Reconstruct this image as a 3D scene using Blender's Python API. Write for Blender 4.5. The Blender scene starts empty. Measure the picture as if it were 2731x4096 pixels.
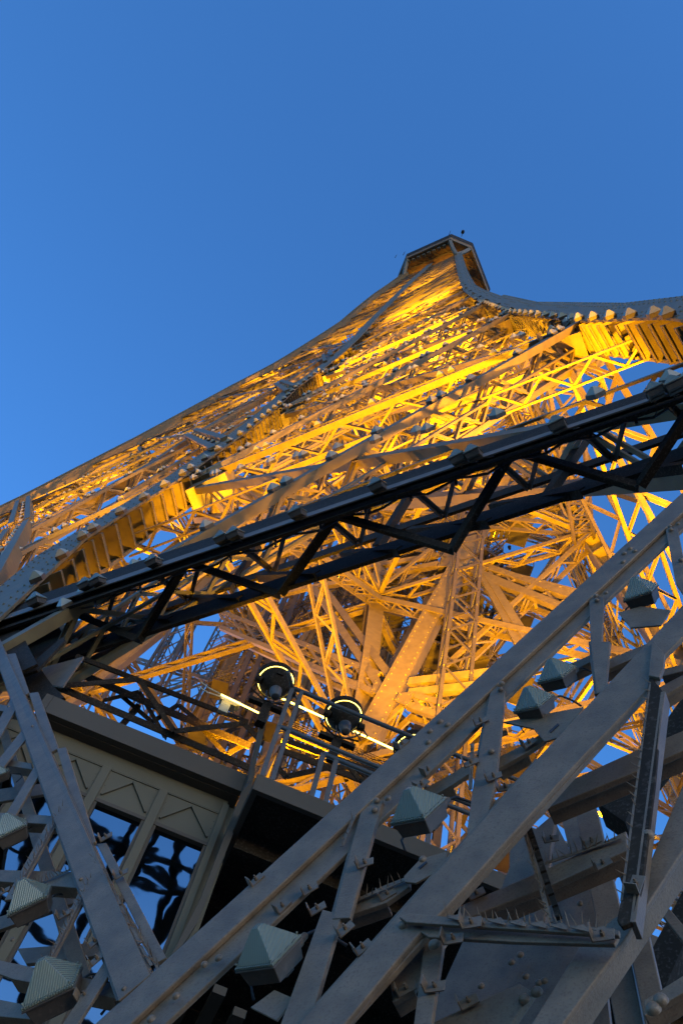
import bpy, math, random
import numpy as np
from mathutils import Vector, Matrix
random.seed(7)
C = bpy.context.scene.collection
R_ = math.radians

# ------------------------------------------------------------------ camera, sky, exposure
AX = np.array([[0.895361, -0.292291, -0.335998],
               [0.410199, 0.835035, 0.366678],
               [0.173394, -0.466135, 0.867555]])      # rows: world x, y, z in camera axes (right, down, forward)
FPX, CX, CY = 3700.0, 1365.5, 2048.0
cam = bpy.data.cameras.new("camera")
cam.sensor_width = 36.0
cam.sensor_fit = 'AUTO'
cam.lens = FPX / 4096.0 * 36.0
cam.clip_start = 0.05
cam.clip_end = 4000.0
co = bpy.data.objects.new("camera", cam)
C.objects.link(co)
mw = Matrix.Identity(4)
for i in range(3):
    mw[i][0], mw[i][1], mw[i][2] = AX[i][0], -AX[i][1], -AX[i][2]
co.matrix_world = mw
bpy.context.scene.camera = co

world = bpy.data.worlds.new("World")
bpy.context.scene.world = world
world.use_nodes = True
nt = world.node_tree
bg = nt.nodes["Background"]
sky = nt.nodes.new("ShaderNodeTexSky")
sky.sky_type = 'NISHITA'
sky.sun_disc = False
sky.sun_elevation = R_(8.0)
sky.sun_rotation = R_(115.0)
sky.altitude = 100.0
sky.air_density = 1.0
sky.dust_density = 0.5
sky.ozone_density = 5.95
nt.links.new(sky.outputs[0], bg.inputs[0])
bg.inputs[1].default_value = 0.15
vs = bpy.context.scene.view_settings
vs.view_transform = 'Standard'
vs.look = 'None'
vs.exposure = 1.82
vs.gamma = 1.0
cyc = bpy.context.scene.cycles
cyc.max_bounces = 5
cyc.diffuse_bounces = 3
cyc.glossy_bounces = 2
cyc.transmission_bounces = 4
cyc.sample_clamp_indirect = 4.0

sun = bpy.data.lights.new("sun", 'SUN')
sun.energy = 0.12
sun.angle = R_(40.0)
sun.color = (1.0, 0.70, 0.48)
so = bpy.data.objects.new("sun", sun)
C.objects.link(so)
# low glow behind the viewer, over the right shoulder
sd = Vector((0.9, -0.42, 0.16)).normalized()          # towards the sun
so.rotation_euler = sd.to_track_quat('Z', 'Y').to_euler()

# ------------------------------------------------------------------ geometry of the place
XT, YT = -27.354, 33.861            # tower axis, seen from the viewer at the origin (terrace floor 1.6 m below)
_z = np.array([-4, 0, 11, 17, 22, 25.4, 30, 34.3, 42, 58, 73, 86, 98.5, 117, 135, 150, 160, 170.])
_w = np.array([31.9, 31.2, 29.5, 28.3, 27.2, 26.35, 25.4, 24.5, 22.9, 19.9, 17.2, 14.95, 13.1, 10.5, 8.1, 6.1, 4.9, 3.7])


def wf(z):
    return float(np.interp(z, _z, _w))


def ray(u, v):
    d = AX @ np.array([u - CX, v - CY, FPX])
    return d / np.linalg.norm(d)


SIL_px = [(-420, 2270), (-60, 2080), (0, 2049), (105, 2006), (330, 1886), (584, 1753), (871, 1592), (1124, 1457), (1366, 1300), (1500, 1187), (1590, 1123)]
_P = [ray(*p) for p in SIL_px]
_P = [d * ((XT - YT) / (d[0] - d[1])) for d in _P]          # left front corner: on the tower's diagonal
_sz = np.array([p[2] for p in _P] + [168.0])
_sk = np.array([(XT - p[0]) / wf(p[2]) for p in _P] + [0.97])


def kf(z):
    """how much closer the left corner stands to the axis than the right one"""
    return float(np.interp(z, _sz, _sk))


def yface(x, z):
    """y of the front face (relative to the axis) at x from the axis"""
    w = wf(z)
    f = min(1.0, max(0.0, (w - x) / (2 * w)))
    return -w * (1 - (1 - kf(z)) * f)


def face(u, v, back=0.0):
    """point of the tower's front face (or of a surface BACK metres behind it) on the ray of a pixel"""
    d = ray(u, v)
    g = lambda t: t * d[1] - YT - yface(t * d[0] - XT, t * d[2]) - back
    lo, hi = 0.2, 0.2
    while g(hi) < 0 and hi < 260:
        lo = hi
        hi += 0.5
    for _ in range(30):
        m = (lo + hi) / 2
        if g(m) < 0:
            lo = m
        else:
            hi = m
    return d * lo


def onplane(u, v, P0, n):
    d = ray(u, v)
    return d * (np.dot(P0, n) / np.dot(d, n))


def fn(z):
    """outward normal of the front face at height z"""
    s = (wf(z + 1) - wf(z - 1)) / 2.0      # dw/dz (negative)
    n = np.array([0, -1.0, s])
    n = np.array([0, -1.0, -(-s)])
    # surface y = YT - w(z): tangent (0,-s,1); outward normal points to -y, up component keeps it perpendicular
    t = np.array([0, -s, 1.0])
    n = np.cross(np.array([1.0, 0, 0]), t)
    n = n if n[1] < 0 else -n
    return n / np.linalg.norm(n)


# ------------------------------------------------------------------ materials
def new_mat(name):
    m = bpy.data.materials.new(name)
    m.use_nodes = True
    return m, m.node_tree, m.node_tree.nodes["Principled BSDF"]


def paint(name, col, rough=0.55, var=0.18, bump=0.25, scale=9.0, dirt=(0.12, 0.09, 0.07), dirt_amt=0.5):
    m, t, b = new_mat(name)
    N, L = t.nodes, t.links
    tc = N.new("ShaderNodeTexCoord")
    n1 = N.new("ShaderNodeTexNoise")
    n1.inputs["Scale"].default_value = scale * 0.35
    n1.inputs["Detail"].default_value = 6
    n2 = N.new("ShaderNodeTexNoise")
    n2.inputs["Scale"].default_value = scale * 4
    n2.inputs["Detail"].default_value = 4
    L.new(tc.outputs["Object"], n1.inputs["Vector"])
    L.new(tc.outputs["Object"], n2.inputs["Vector"])
    cr = N.new("ShaderNodeValToRGB")
    cr.color_ramp.elements[0].position = 0.32
    cr.color_ramp.elements[1].position = 0.7
    cr.color_ramp.elements[0].color = tuple(c * (1 - var) for c in col) + (1,)
    cr.color_ramp.elements[1].color = tuple(min(1, c * (1 + var)) for c in col) + (1,)
    L.new(n1.outputs["Fac"], cr.inputs["Fac"])
    mx = N.new("ShaderNodeMixRGB")
    mr = N.new("ShaderNodeMapRange")
    mr.inputs["From Min"].default_value = 0.53
    mr.inputs["From Max"].default_value = 0.70
    mr.inputs["To Max"].default_value = dirt_amt
    L.new(n2.outputs["Fac"], mr.inputs["Value"])
    L.new(mr.outputs[0], mx.inputs["Fac"])
    L.new(cr.outputs["Color"], mx.inputs["Color1"])
    mx.inputs["Color2"].default_value = dirt + (1,)
    L.new(mx.outputs["Color"], b.inputs["Base Color"])
    b.inputs["Roughness"].default_value = rough
    b.inputs["Specular IOR Level"].default_value = 0.5 if rough < 0.6 else 0.2
    if bump:
        bp = N.new("ShaderNodeBump")
        bp.inputs["Strength"].default_value = bump
        bp.inputs["Distance"].default_value = 0.006
        L.new(n2.outputs["Fac"], bp.inputs["Height"])
        L.new(bp.outputs["Normal"], b.inputs["Normal"])
    return m


def plain(name, col, rough=0.5, metal=0.0, emit=None, es=0.0):
    m, t, b = new_mat(name)
    b.inputs["Base Color"].default_value = tuple(col) + (1,)
    b.inputs["Roughness"].default_value = rough
    b.inputs["Metallic"].default_value = metal
    if emit:
        b.inputs["Emission Color"].default_value = tuple(emit) + (1,)
        b.inputs["Emission Strength"].default_value = es
    return m


IRON = paint("tower_paint", (0.15, 0.107, 0.046), 0.5)
NEAR = paint("near_tower_paint", (0.165, 0.112, 0.066), 0.5, 0.22, 0.35, 20.0, (0.10, 0.055, 0.03), 0.7)
DARK = paint("dark_paint_and_shade", (0.026, 0.017, 0.009), 0.8, 0.2, 0.2)  # dark steel; on the girder it is tower paint with shade put in
ELEV = paint("lift_steel_paint", (0.05, 0.038, 0.028), 0.5)
PAV = paint("pavilion_paint", (0.125, 0.105, 0.066), 0.6, 0.06, 0.05, 5.0, dirt_amt=0.15)
PAVD = paint("pavilion_trim_paint", (0.09, 0.07, 0.048), 0.6, 0.06, 0.05, 5.0, dirt_amt=0.15)
GREY = paint("railing_paint", (0.10, 0.09, 0.08), 0.4, 0.1, 0.1)
LAMPB = paint("lamp_housing_paint", (0.075, 0.058, 0.042), 0.5, 0.2, 0.2)
CABLE = plain("cable_rubber", (0.025, 0.025, 0.027), 0.5)
RUST = paint("primed_steel", (0.28, 0.16, 0.08), 0.6)
RUST2 = paint("platform_underside", (0.20, 0.12, 0.06), 0.6)
GLOW = plain("lamp_and_pipe_glow", (1, 0.9, 0.4), 0.5, 0, (1.0, 0.72, 0.12), 2.2)
CREAM = paint("cream_case_paint", (0.55, 0.48, 0.32), 0.45, 0.05, 0.0)
FLOOR = paint("terrace_concrete", (0.16, 0.15, 0.14), 0.8)
GLASSD = plain("window_glass", (0.015, 0.02, 0.03), 0.03)


def lens_mat():
    m, t, b = new_mat("ribbed_lens_glass")
    N, L = t.nodes, t.links
    b.inputs["Base Color"].default_value = (0.30, 0.33, 0.25, 1)
    b.inputs["Roughness"].default_value = 0.18
    b.inputs["Transmission Weight"].default_value = 0.5
    b.inputs["IOR"].default_value = 1.45
    tc = N.new("ShaderNodeTexCoord")
    wv = N.new("ShaderNodeTexWave")
    wv.wave_type = 'BANDS'
    wv.bands_direction = 'X'
    wv.inputs["Scale"].default_value = 24.0
    L.new(tc.outputs["Object"], wv.inputs["Vector"])
    bp = N.new("ShaderNodeBump")
    bp.inputs["Strength"].default_value = 0.5
    bp.inputs["Distance"].default_value = 0.008
    L.new(wv.outputs["Fac"], bp.inputs["Height"])
    L.new(bp.outputs["Normal"], b.inputs["Normal"])
    return m


LENS = lens_mat()
LENSF = plain("far_lens_glass", (0.34, 0.31, 0.22), 0.25)


def window_glass():
    m, t, b = new_mat("wavy_window_glass")
    N, L = t.nodes, t.links
    b.inputs["Base Color"].default_value = (0.24, 0.27, 0.29, 1)
    b.inputs["Metallic"].default_value = 1.0
    b.inputs["Roughness"].default_value = 0.02
    tc = N.new("ShaderNodeTexCoord")
    n = N.new("ShaderNodeTexNoise")
    n.inputs["Scale"].default_value = 2.2
    n.inputs["Detail"].default_value = 1.5
    L.new(tc.outputs["Object"], n.inputs["Vector"])
    bp = N.new("ShaderNodeBump")
    bp.inputs["Strength"].default_value = 0.045
    bp.inputs["Distance"].default_value = 0.06
    L.new(n.outputs["Fac"], bp.inputs["Height"])
    L.new(bp.outputs["Normal"], b.inputs["Normal"])
    return m


GLASSW = window_glass()


# ------------------------------------------------------------------ mesh helpers
def nrm(v):
    return v / (np.linalg.norm(v) + 1e-12)


class MB:
    """collects boxes, plates, tubes and domes; build() links them as one mesh object"""

    def __init__(s):
        s.v, s.f, s.n = [], [], 0

    def add(s, vs, fs):
        s.v.extend([tuple(map(float, p)) for p in vs])
        s.f.extend([tuple(i + s.n for i in f) for f in fs])
        s.n += len(vs)

    def hexa(s, a, b):
        """a: 4 corners of one end, b: the matching 4 of the other"""
        s.add(list(a) + list(b), [(0, 3, 2, 1), (4, 5, 6, 7), (0, 1, 5, 4), (1, 2, 6, 5), (2, 3, 7, 6), (3, 0, 4, 7)])

    def beam(s, p, q, n, w, d, off=0.0, w2=None):
        """box from p to q, width w across, depth d inwards from the outer side n"""
        p, q = np.asarray(p, float), np.asarray(q, float)
        e = nrm(q - p)
        n = nrm(n - e * np.dot(n, e))
        t = np.cross(n, e)
        w2 = w if w2 is None else w2
        c = lambda o, ww: [o + t * ww / 2 - n * off, o - t * ww / 2 - n * off, o - t * ww / 2 - n * (off + d), o + t * ww / 2 - n * (off + d)]
        s.hexa(c(p, w), c(q, w2))

    def angle(s, p, q, n, w, d, th, side=1):
        """L section: a flange in the face and a web going inwards at one edge"""
        p, q = np.asarray(p, float), np.asarray(q, float)
        e = nrm(q - p)
        n = nrm(n - e * np.dot(n, e))
        t = np.cross(n, e) * side
        s.beam(p, q, n, w, th)
        o = t * (w / 2 - th / 2) - n * th
        s.beam(p + o, q + o, n, th, d)

    def channel(s, p, q, n, w, d, th):
        s.angle(p, q, n, w, d, th, 1)
        p, q = np.asarray(p, float), np.asarray(q, float)
        e = nrm(q - p)
        n = nrm(n - e * np.dot(n, e))
        t = -np.cross(n, e)
        o = t * (w / 2 - th / 2) - n * th
        s.beam(p + o, q + o, n, th, d)

    def truss(s, p, q, n, depth, w, bd, seg, bar=None):
        """lattice girder whose depth goes inwards: outer boom, inner boom, zigzag"""
        p, q = np.asarray(p, float), np.asarray(q, float)
        e = nrm(q - p)
        n = nrm(n - e * np.dot(n, e))
        bar = bar or w * 0.3
        s.beam(p, q, n, w, bd)
        s.beam(p - n * depth, q - n * depth, n, w, bd)
        L = np.linalg.norm(q - p)
        k = max(2, int(round(L / seg)))
        t = np.cross(n, e)
        for i in range(k):
            a = p + (q - p) * (i / k)
            m = p + (q - p) * ((i + 0.5) / k)
            b = p + (q - p) * ((i + 1) / k)
            for sd_ in (1, -1):
                o = t * sd_ * (w / 2 - bar * 0.3)
                s.beam(a + o - n * bd * .6, m + o - n * depth, t * sd_, bar, bar * 0.5)
                s.beam(m + o - n * depth, b + o - n * bd * .6, t * sd_, bar, bar * 0.5)

    def plate(s, pts, n, th):
        """flat polygon extruded inwards"""
        pts = [np.asarray(p, float) for p in pts]
        k = len(pts)
        vs = pts + [p - n * th for p in pts]
        fs = [tuple(range(k)), tuple(range(2 * k - 1, k - 1, -1))]
        fs += [(i, i + k, (i + 1) % k + k, (i + 1) % k) for i in range(k)]
        s.add(vs, fs)

    def tube(s, pts, r, k=8, cap=True):
        pts = [np.asarray(p, float) for p in pts]
        rr = r if hasattr(r, '__len__') else [r] * len(pts)
        vs, fs = [], []
        up = np.array([0.13, 0.31, 0.94])
        for i, p in enumerate(pts):
            e = nrm(pts[min(i + 1, len(pts) - 1)] - pts[max(i - 1, 0)])
            a = nrm(np.cross(e, up))
            b = np.cross(e, a)
            for j in range(k):
                an = 2 * math.pi * j / k
                vs.append(p + (a * math.cos(an) + b * math.sin(an)) * rr[i])
        for i in range(len(pts) - 1):
            for j in range(k):
                fs.append((i * k + j, i * k + (j + 1) % k, (i + 1) * k + (j + 1) % k, (i + 1) * k + j))
        if cap:
            fs.append(tuple(range(k - 1, -1, -1)))
            fs.append(tuple((len(pts) - 1) * k + j for j in range(k)))
        s.add(vs, fs)

    def dome(s, p, n, r, h=None, k=8):
        n = nrm(n)
        a = nrm(np.cross(n, [0.3, 0.5, 0.81]))
        b = np.cross(n, a)
        h = h or r * 0.75
        vs = []
        for rr, hh in ((1, -0.1), (0.85, 0.5), (0.45, 0.9)):
            for j in range(k):
                an = 2 * math.pi * j / k
                vs.append(p + (a * math.cos(an) + b * math.sin(an)) * r * rr + n * h * hh)
        vs.append(p + n * h)
        fs = []
        for i in range(2):
            for j in range(k):
                fs.append((i * k + j, i * k + (j + 1) % k, (i + 1) * k + (j + 1) % k, (i + 1) * k + j))
        for j in range(k):
            fs.append((2 * k + j, 2 * k + (j + 1) % k, 3 * k))
        s.add(vs, fs)

    def stud(s, p, n, r):
        """far rivet: a flat four-sided cone"""
        n = nrm(n)
        a = nrm(np.cross(n, [0.3, 0.5, 0.81]))
        b = np.cross(n, a)
        s.add([p + a * r, p + b * r, p - a * r, p - b * r, p + n * r * .8], [(0, 1, 4), (1, 2, 4), (2, 3, 4), (3, 0, 4)])

    def build(s, name, mat, parent=None, bevel=0.0, smooth=False, origin=None):
        me = bpy.data.meshes.new(name)
        vs = s.v
        if origin is not None:
            vs = [(p[0] - origin[0], p[1] - origin[1], p[2] - origin[2]) for p in vs]
        me.from_pydata(vs, [], s.f)
        me.materials.append(mat)
        me.validate()
        if smooth:
            for p in me.polygons:
                p.use_smooth = True
        o = bpy.data.objects.new(name, me)
        C.objects.link(o)
        if parent is not None:
            o.parent = parent
        if origin is not None:
            o.location = origin
        if bevel:
            b = o.modifiers.new("bevel", 'BEVEL')
            b.width = bevel
            b.segments = 2
            b.limit_method = 'ANGLE'
        return o


def thing(name, label, cat, loc=(0, 0, 0), group=None):
    o = bpy.data.objects.new(name, None)
    C.objects.link(o)
    o.location = loc
    tag(o, label, cat, group)
    return o


def tag(o, label, cat, group=None, kind=None):
    if label:
        o["label"] = label
    if cat:
        o["category"] = cat
    if group:
        o["group"] = group
    if kind:
        o["kind"] = kind
    return o


# ------------------------------------------------------------------ the tower
tower = thing("lattice_tower", "tall tapering iron lattice tower lit golden from inside, rising to a small platform", "tower", (0, 0, 0))

LV = [9.7, 25.4, 42.0, 58.0, 73.0, 86.0, 96.5, 105.5, 113.5, 120.5, 127.0, 133.0, 138.5, 143.5, 148.0, 152.0, 155.5, 158.5]
TOPZ = 160.0


def curve_xz(px):
    P = [face(u, v) for u, v in px]
    return np.array([p[2] for p in P]), np.array([p[0] - XT for p in P])


M_px = [(-30, 2430), (250, 2239), (446, 2096), (625, 1985), (890, 1808), (1002, 1725), (1180, 1562), (1340, 1443), (1427, 1363), (1500, 1279), (1580, 1197), (1650, 1126), (1698, 1075)]
_mz, _mx = curve_xz(M_px)
_mx = np.maximum(_mx, 0.35)


def mf(z):
    if z < _mz[0]:
        return float(_mx[0] + (_mz[0] - z) * 0.55)
    return float(np.interp(z, _mz, _mx))


def pf(x, z, back=0.0):
    """point on the front face: x from the axis"""
    return np.array([XT + x, YT + yface(x, z) + back, z])


ROT = [np.array([[c, -s, 0], [s, c, 0], [0, 0, 1.0]]) for c, s in ((1, 0), (0, 1), (-1, 0), (0, -1))]
AXP = np.array([XT, YT, 0.0])


def lean(P):
    """the left half of the tower stands a little closer to the axis"""
    r = np.array(P, float) - np.array([XT, YT, 0])
    z = r[2]
    w = wf(z)
    k = kf(z)
    f = min(1.0, max(0.0, (w - r[0]) / (2 * w)))
    r[1] *= 1 - (1 - k) * f
    if r[0] < 0:
        r[0] *= k
    return r + np.array([XT, YT, 0])


def side(k, x, z, depth=0.0):
    """point of face k (0 front, 1 right, 2 back, 3 left); depth pushes it inwards"""
    return lean(AXP + ROT[k] @ np.array([x, -wf(z) + depth, z]))


def sn(k, z):
    return ROT[k] @ fn(z)


# ---- chords
def chord(path, nf, W, D, fins=None, studs=0, name="chord", lamp_list=None, fin_step=1.6, zfin=(0, 70), stud_r=0.042):
    """box girder: riveted outer plate, set-back web, inner plate and a row of stiffening fins on one side"""
    mb = MB()
    for a, b in zip(path[:-1], path[1:]):
        n = nf((a[2] + b[2]) / 2)
        mb.beam(a, b, n, W, 0.06)
        mb.beam(a, b, n, W * 0.5, D, 0.06)
        mb.beam(a, b, n, W * 0.9, 0.08, D)
        e = nrm(b - a)
        t = np.cross(nrm(n - e * np.dot(n, e)), e)
        L = np.linalg.norm(b - a)
        if fins:
            k = max(1, int(L / fin_step))
            for i in range(k):
                c = a + (b - a) * ((i + 0.5) / k)
                if not (zfin[0] < c[2] < zfin[1]):
                    continue
                o = t * fins
                n_ = nrm(n - e * np.dot(n, e))
                p0 = c + o * W * 0.24 - n_ * 0.08
                mb.plate([p0, p0 + o * W * 0.42, p0 + o * W * 0.30 - n_ * D * 0.95, p0 - n_ * D * 0.95], e, 0.05)
                mb.beam(p0 + o * W * 0.42 - e * 0.06, p0 + o * W * 0.30 - n_ * D * 0.95 - e * 0.06, o, 0.13, 0.03)
                if lamp_list is not None and i % 2 == 0:
                    lamp_list.append((c + o * W * 0.52 + n_ * 0.02, n_, e))
        if studs:
            k = int(L / 0.42)
            for i in range(k):
                c = a + (b - a) * ((i + 0.5) / max(k, 1))
                offs = (-0.43, -0.24, 0.24, 0.43) if (int(c[2] / 2.6) % 3) else (-0.43, -0.3, -0.12, 0.12, 0.3, 0.43)
                for of in offs:
                    mb.stud(c + t * W * of, n, stud_r)
    return mb.build(name, IRON, tower)


chord_lamps = []
zs = [-2, 4] + LV + [TOPZ]
zs = sorted(set(zs + [(a + b) / 2 for a, b in zip(zs[1:-1], zs[2:])]))
# front right corner chord and the inner chord of the front right leg, traced on the face
Wc = lambda z: float(np.interp(z, [0, 20, 60, 110, 160], [1.4, 1.35, 1.25, 1.0, 0.8]))


def chord_path(fx, k, z0=-2, z1=TOPZ, depth=0.0):
    return [side(k, fx(z), z, depth) for z in zs if z0 <= z <= z1]


def chord_multi(fx, k, z0, z1, fins, studs, lamps=None, zfin=(0, 70), step=1.6, depth=0.0, name="chord"):
    P = chord_path(fx, k, z0, z1, depth)
    mid = (z0 + min(z1, 60)) / 2
    return chord(P, lambda z: sn(k, z), Wc(mid), 0.75 if z1 > 60 else 0.9, fins, studs, name, lamps, step, zfin)


chord_multi(lambda z: wf(z) + 0.45, 0, 4, 60, 1, True, chord_lamps, (8, 60), 0.85)
chord_multi(lambda z: wf(z) + 0.30, 0, 58, TOPZ, 1, True, chord_lamps, (58, 84), 2.2)
chord_multi(lambda z: mf(z) - 0.35, 0, -2, 60, -1, True, chord_lamps, (12, 60), 0.85, -0.2)
chord_multi(lambda z: mf(z) - 0.3, 0, 58, TOPZ, -1, True, None, (58, 84), 2.2, -0.2)
# the other corners and inner chords of the four legs
for k in range(4):
    for s in (1, -1):
        for which in ("o", "i"):
            if k == 0 and s == 1:
                continue
            if which == "o" and s == 1 and k == 3:
                pass
            fx = (lambda z, s=s: s * (wf(z) - 0.1)) if which == "o" else (lambda z, s=s: s * mf(z))
            if k == 1 and s == -1 and which == "o":
                continue
            if k == 0 and s == -1 and which == "i":
                continue          # lies behind the left leg's bracing
            chord_multi(fx, k, -2, TOPZ, s if which == "o" else -s, False, None, (0, 62), 2.0, 0.02 if which == "o" and s == -1 else 0.0)
# inner corner chords
for k in range(4):
    P = [lean(AXP + ROT[k] @ np.array([mf(z), -mf(z), z])) for z in zs if (24 if k == 0 else -3) <= z <= 96]
    chord(P, lambda z, k=k: ROT[k] @ np.array([-0.7, 0.7, 0.0]), 0.9, 0.6)

# ---- bracing of the leg faces
brace_far = MB()
horiz_far = MB()
brace_lamps = []


def brace(p, q, n, depth, w, bd, seg, name="cross_brace", own=True):
    if own:
        mb = MB()
        mb.truss(p, q, n, depth, w, bd, seg)
        return mb.build(name, IRON, tower)
    brace_far.truss(p, q, n, depth, w, bd, seg)


def lamps_on(p, q, n, step, first=0.7, pair=0.35, keep=1.0):
    L = np.linalg.norm(q - p)
    x = first
    i = 0
    while x < L - 0.6:
        e = (q - p) / L
        if random.random() < keep:
            brace_lamps.append((p + e * x, n, e))
            if (i % 3) == 1:
                brace_lamps.append((p + e * (x + pair), n, e))
        x += step * (0.8 + 0.4 * random.random())
        i += 1


nl = len(LV)
for k in range(4):
    for i in range(nl - 1):
        z0, z1 = LV[i], LV[i + 1]
        zm = (z0 + z1) / 2
        n = sn(k, zm)
        big = z1 <= 74
        for s in (1, -1):
            a0, a1 = s * mf(z0), s * mf(z1)
            b0, b1 = s * wf(z0), s * wf(z1)
            A0, A1, B0, B1 = side(k, a0, z0), side(k, a1, z1), side(k, b0, z0), side(k, b1, z1)
            near = (k == 0 and s == 1)
            if big:
                dp, w_, bd = 0.95, 0.27, (0.2 if near else 0.12)
                own = near or (k == 1 and s == -1)
                brace(A0, B1, n, dp, w_, bd, 2.4, own=own)
                brace(B0 - n * 0.26, A1 - n * 0.26, n, dp, w_, bd, 2.4, own=own)
                if i > 0:
                    brace(A0 - n * 0.05, B0 - n * 0.05, n, dp * 0.8, w_ * 0.8, bd, 2.0, name="horizontal_girder", own=own)
                if near:
                    # gusset plates where the braces meet the chords
                    for c, sg in ((A1, 1), (B1, -1)):
                        g = MB()
                        u = nrm(B1 - A1) * sg
                        up = nrm(B1 - B0)
                        g.plate([c + u * 0.4 - up * 1.2 - n * .2, c + u * 1.7 - up * 0.5 - n * .2, c + u * 1.7 + up * 0.6 - n * .2, c + u * 0.4 + up * 1.2 - n * .2], n, 0.7)
                        g.build("gusset_plate", IRON, tower)
                if near:
                    for fz in (0.33, 0.66):
                        zq = z0 + (z1 - z0) * fz
                        pm, qm = side(k, mf(zq), zq, 0.5), side(k, wf(zq), zq, 0.5)
                        horiz_far.truss(pm, qm, n, 0.5, 0.14, 0.05, 1.2, 0.06)
                        pq = side(k, mf(zq) * .5 + wf(zq) * .5, zq, 0.5)
                        horiz_far.truss(side(k, mf(z0), z0, .6), pq, n, 0.4, 0.14, 0.05, 1.2, 0.06)
                        horiz_far.truss(side(k, wf(z1), z1, .6), pq, n, 0.4, 0.14, 0.05, 1.2, 0.06)
                    lamps_on(A0, B1, n, 1.7)
                    lamps_on(B0, A1, n, 2.0)
                    if i > 0:
                        lamps_on(A0, B0, n, 1.9)
            else:
                dp = 0.55
                w_ = 0.2
                own = near and i < 12
                for (p, q, off) in ((A0, B1, 0.0), (B0, A1, 0.1), (A0, B0, 0.05)):
                    if z0 > 95:
                        tgt = horiz_far if off == 0.05 else brace_far
                        ww, dd = (0.28, 0.42) if off == 0.05 else (0.15, 0.12)
                        tgt.beam(p, q, n, ww, dd, off)
                        if off != 0.05:
                            tgt.beam(p, q, n, 0.12, 0.1, off + 0.5)
                        if k == 0:
                            lamps_on(p, q, n, 1.7 if near else 2.2, keep=0.55)
                    elif near:
                        brace(p - n * off, q - n * off, n, dp, w_, 0.09, 1.7, own=own, name="cross_brace" if off != 0.05 else "horizontal_girder")
                        lamps_on(p, q, n, 1.6 if i < 12 else 1.2)
                    else:
                        brace_far.truss(p - n * off, q - n * off, n, dp, w_, 0.07, 2.2)
                        if k == 0:
                            lamps_on(p, q, n, 2.0, keep=0.7)
                if k == 0:
                    # half-height girder and gusset at the corner
                    pm, qm = side(k, s * mf(zm), zm), side(k, s * wf(zm), zm)
                    horiz_far.beam(pm, qm, n, 0.2, 0.35, 0.1)
                    c = B0
                    u = nrm(A0 - B0)
                    up = nrm(B1 - B0)
                    horiz_far.plate([c + u * 0.3 - up * 0.9 - n * .15, c + u * 1.5 - up * 0.3 - n * .15, c + u * 1.5 + up * 0.5 - n * .15, c + u * 0.3 + up * 0.9 - n * .15], n, 0.5)
        # belts and crosses between the legs
        if k != 0 and mf(z0) > 1.0:
            A, B = side(k, -mf(z0), z0), side(k, mf(z0), z0)
            horiz_far.truss(A, B, n, 0.8, 0.35, 0.1, 2.4)
            if mf(z1) > 1:
                A1, B1 = side(k, -mf(z1), z1), side(k, mf(z1), z1)
                brace_far.truss(A, B1, n, 0.7, 0.3, 0.08, 2.6)
                brace_far.truss(B - n * .1, A1 - n * .1, n, 0.7, 0.3, 0.08, 2.6)

# ---- inner faces and plan bracing of the four legs
for k in range(4):
    R = ROT[k]
    Q = lambda x, y, z: lean(AXP + R @ np.array([x, y, z]))
    for i in range(min(nl - 1, 6)):
        z0, z1 = LV[i], LV[i + 1]
        m0, m1, w0, w1 = mf(z0), mf(z1), wf(z0), wf(z1)
        if w0 - m0 < 1:
            continue
        na = R @ np.array([0, 1.0, 0.0])
        nb = R @ np.array([-1.0, 0, 0.0])
        if i == 0 and k == 0:
            continue
        for (a0, b0, a1, b1, n) in ((Q(m0, -m0, z0), Q(w0, -m0, z0), Q(m1, -m1, z1), Q(w1, -m1, z1), na),
                                    (Q(m0, -m0, z0), Q(m0, -w0, z0), Q(m1, -m1, z1), Q(m1, -w1, z1), nb)):
            brace_far.truss(a0, b1, n, 0.7, 0.3, 0.09, 2.4)
            brace_far.truss(b0 - n * .22, a1 - n * .22, n, 0.7, 0.3, 0.09, 2.4)
            horiz_far.truss(a0, b0, n, 0.7, 0.3, 0.09, 2.2)
        zz = R @ np.array([0, 0, -1.0])
        if i <= 1 and k == 0:
            continue
        horiz_far.truss(Q(m0, -m0, z0), Q(w0, -w0, z0), zz, 0.5, 0.25, 0.08, 2.0)
        horiz_far.truss(Q(w0, -m0, z0 + .17), Q(m0, -w0, z0 + .17), zz, 0.5, 0.25, 0.08, 2.0)
        # mid-height light frame
        zm = (z0 + z1) / 2
        mm, wm = mf(zm), wf(zm)
        for (a, b) in ((Q(mm, -mm, zm), Q(wm, -mm, zm)), (Q(mm, -mm, zm), Q(mm, -wm, zm)), (Q(wm, -mm, zm), Q(wm, -wm, zm))):
            horiz_far.truss(a, b, zz, 0.4, 0.2, 0.06, 1.6)
# horizontal frames across the whole tower
for z in LV[1:12]:
    w, m = wf(z), mf(z)
    for k in range(4):
        Q = lambda x, y: lean(AXP + ROT[k] @ np.array([x, y, z]))
        if m > 1.2:
            horiz_far.truss(Q(-m, -m), Q(m, -m), np.array([0, 0, -1.0]), 0.6, 0.3, 0.09, 2.2)
        else:
            horiz_far.truss(Q(-w, 0.4 * w), Q(w, 0.4 * w), np.array([0, 0, -1.0]), 0.5, 0.25, 0.08, 2.2)

# ---- the gap and the left leg, laid out on the front face
def fbeam(a, b, w=0.26, depth=0.85, bd=0.14, seg=2.6, lamps=2.4, name="cross_brace", back=0.0):
    P, Q = face(*a, back), face(*b, back)
    n = fn((P[2] + Q[2]) / 2)
    mb = MB()
    mb.truss(P, Q, n, depth, w, bd, seg)
    mb.build(name, IRON, tower)
    if lamps:
        lamps_on(P, Q, n, lamps)


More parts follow.
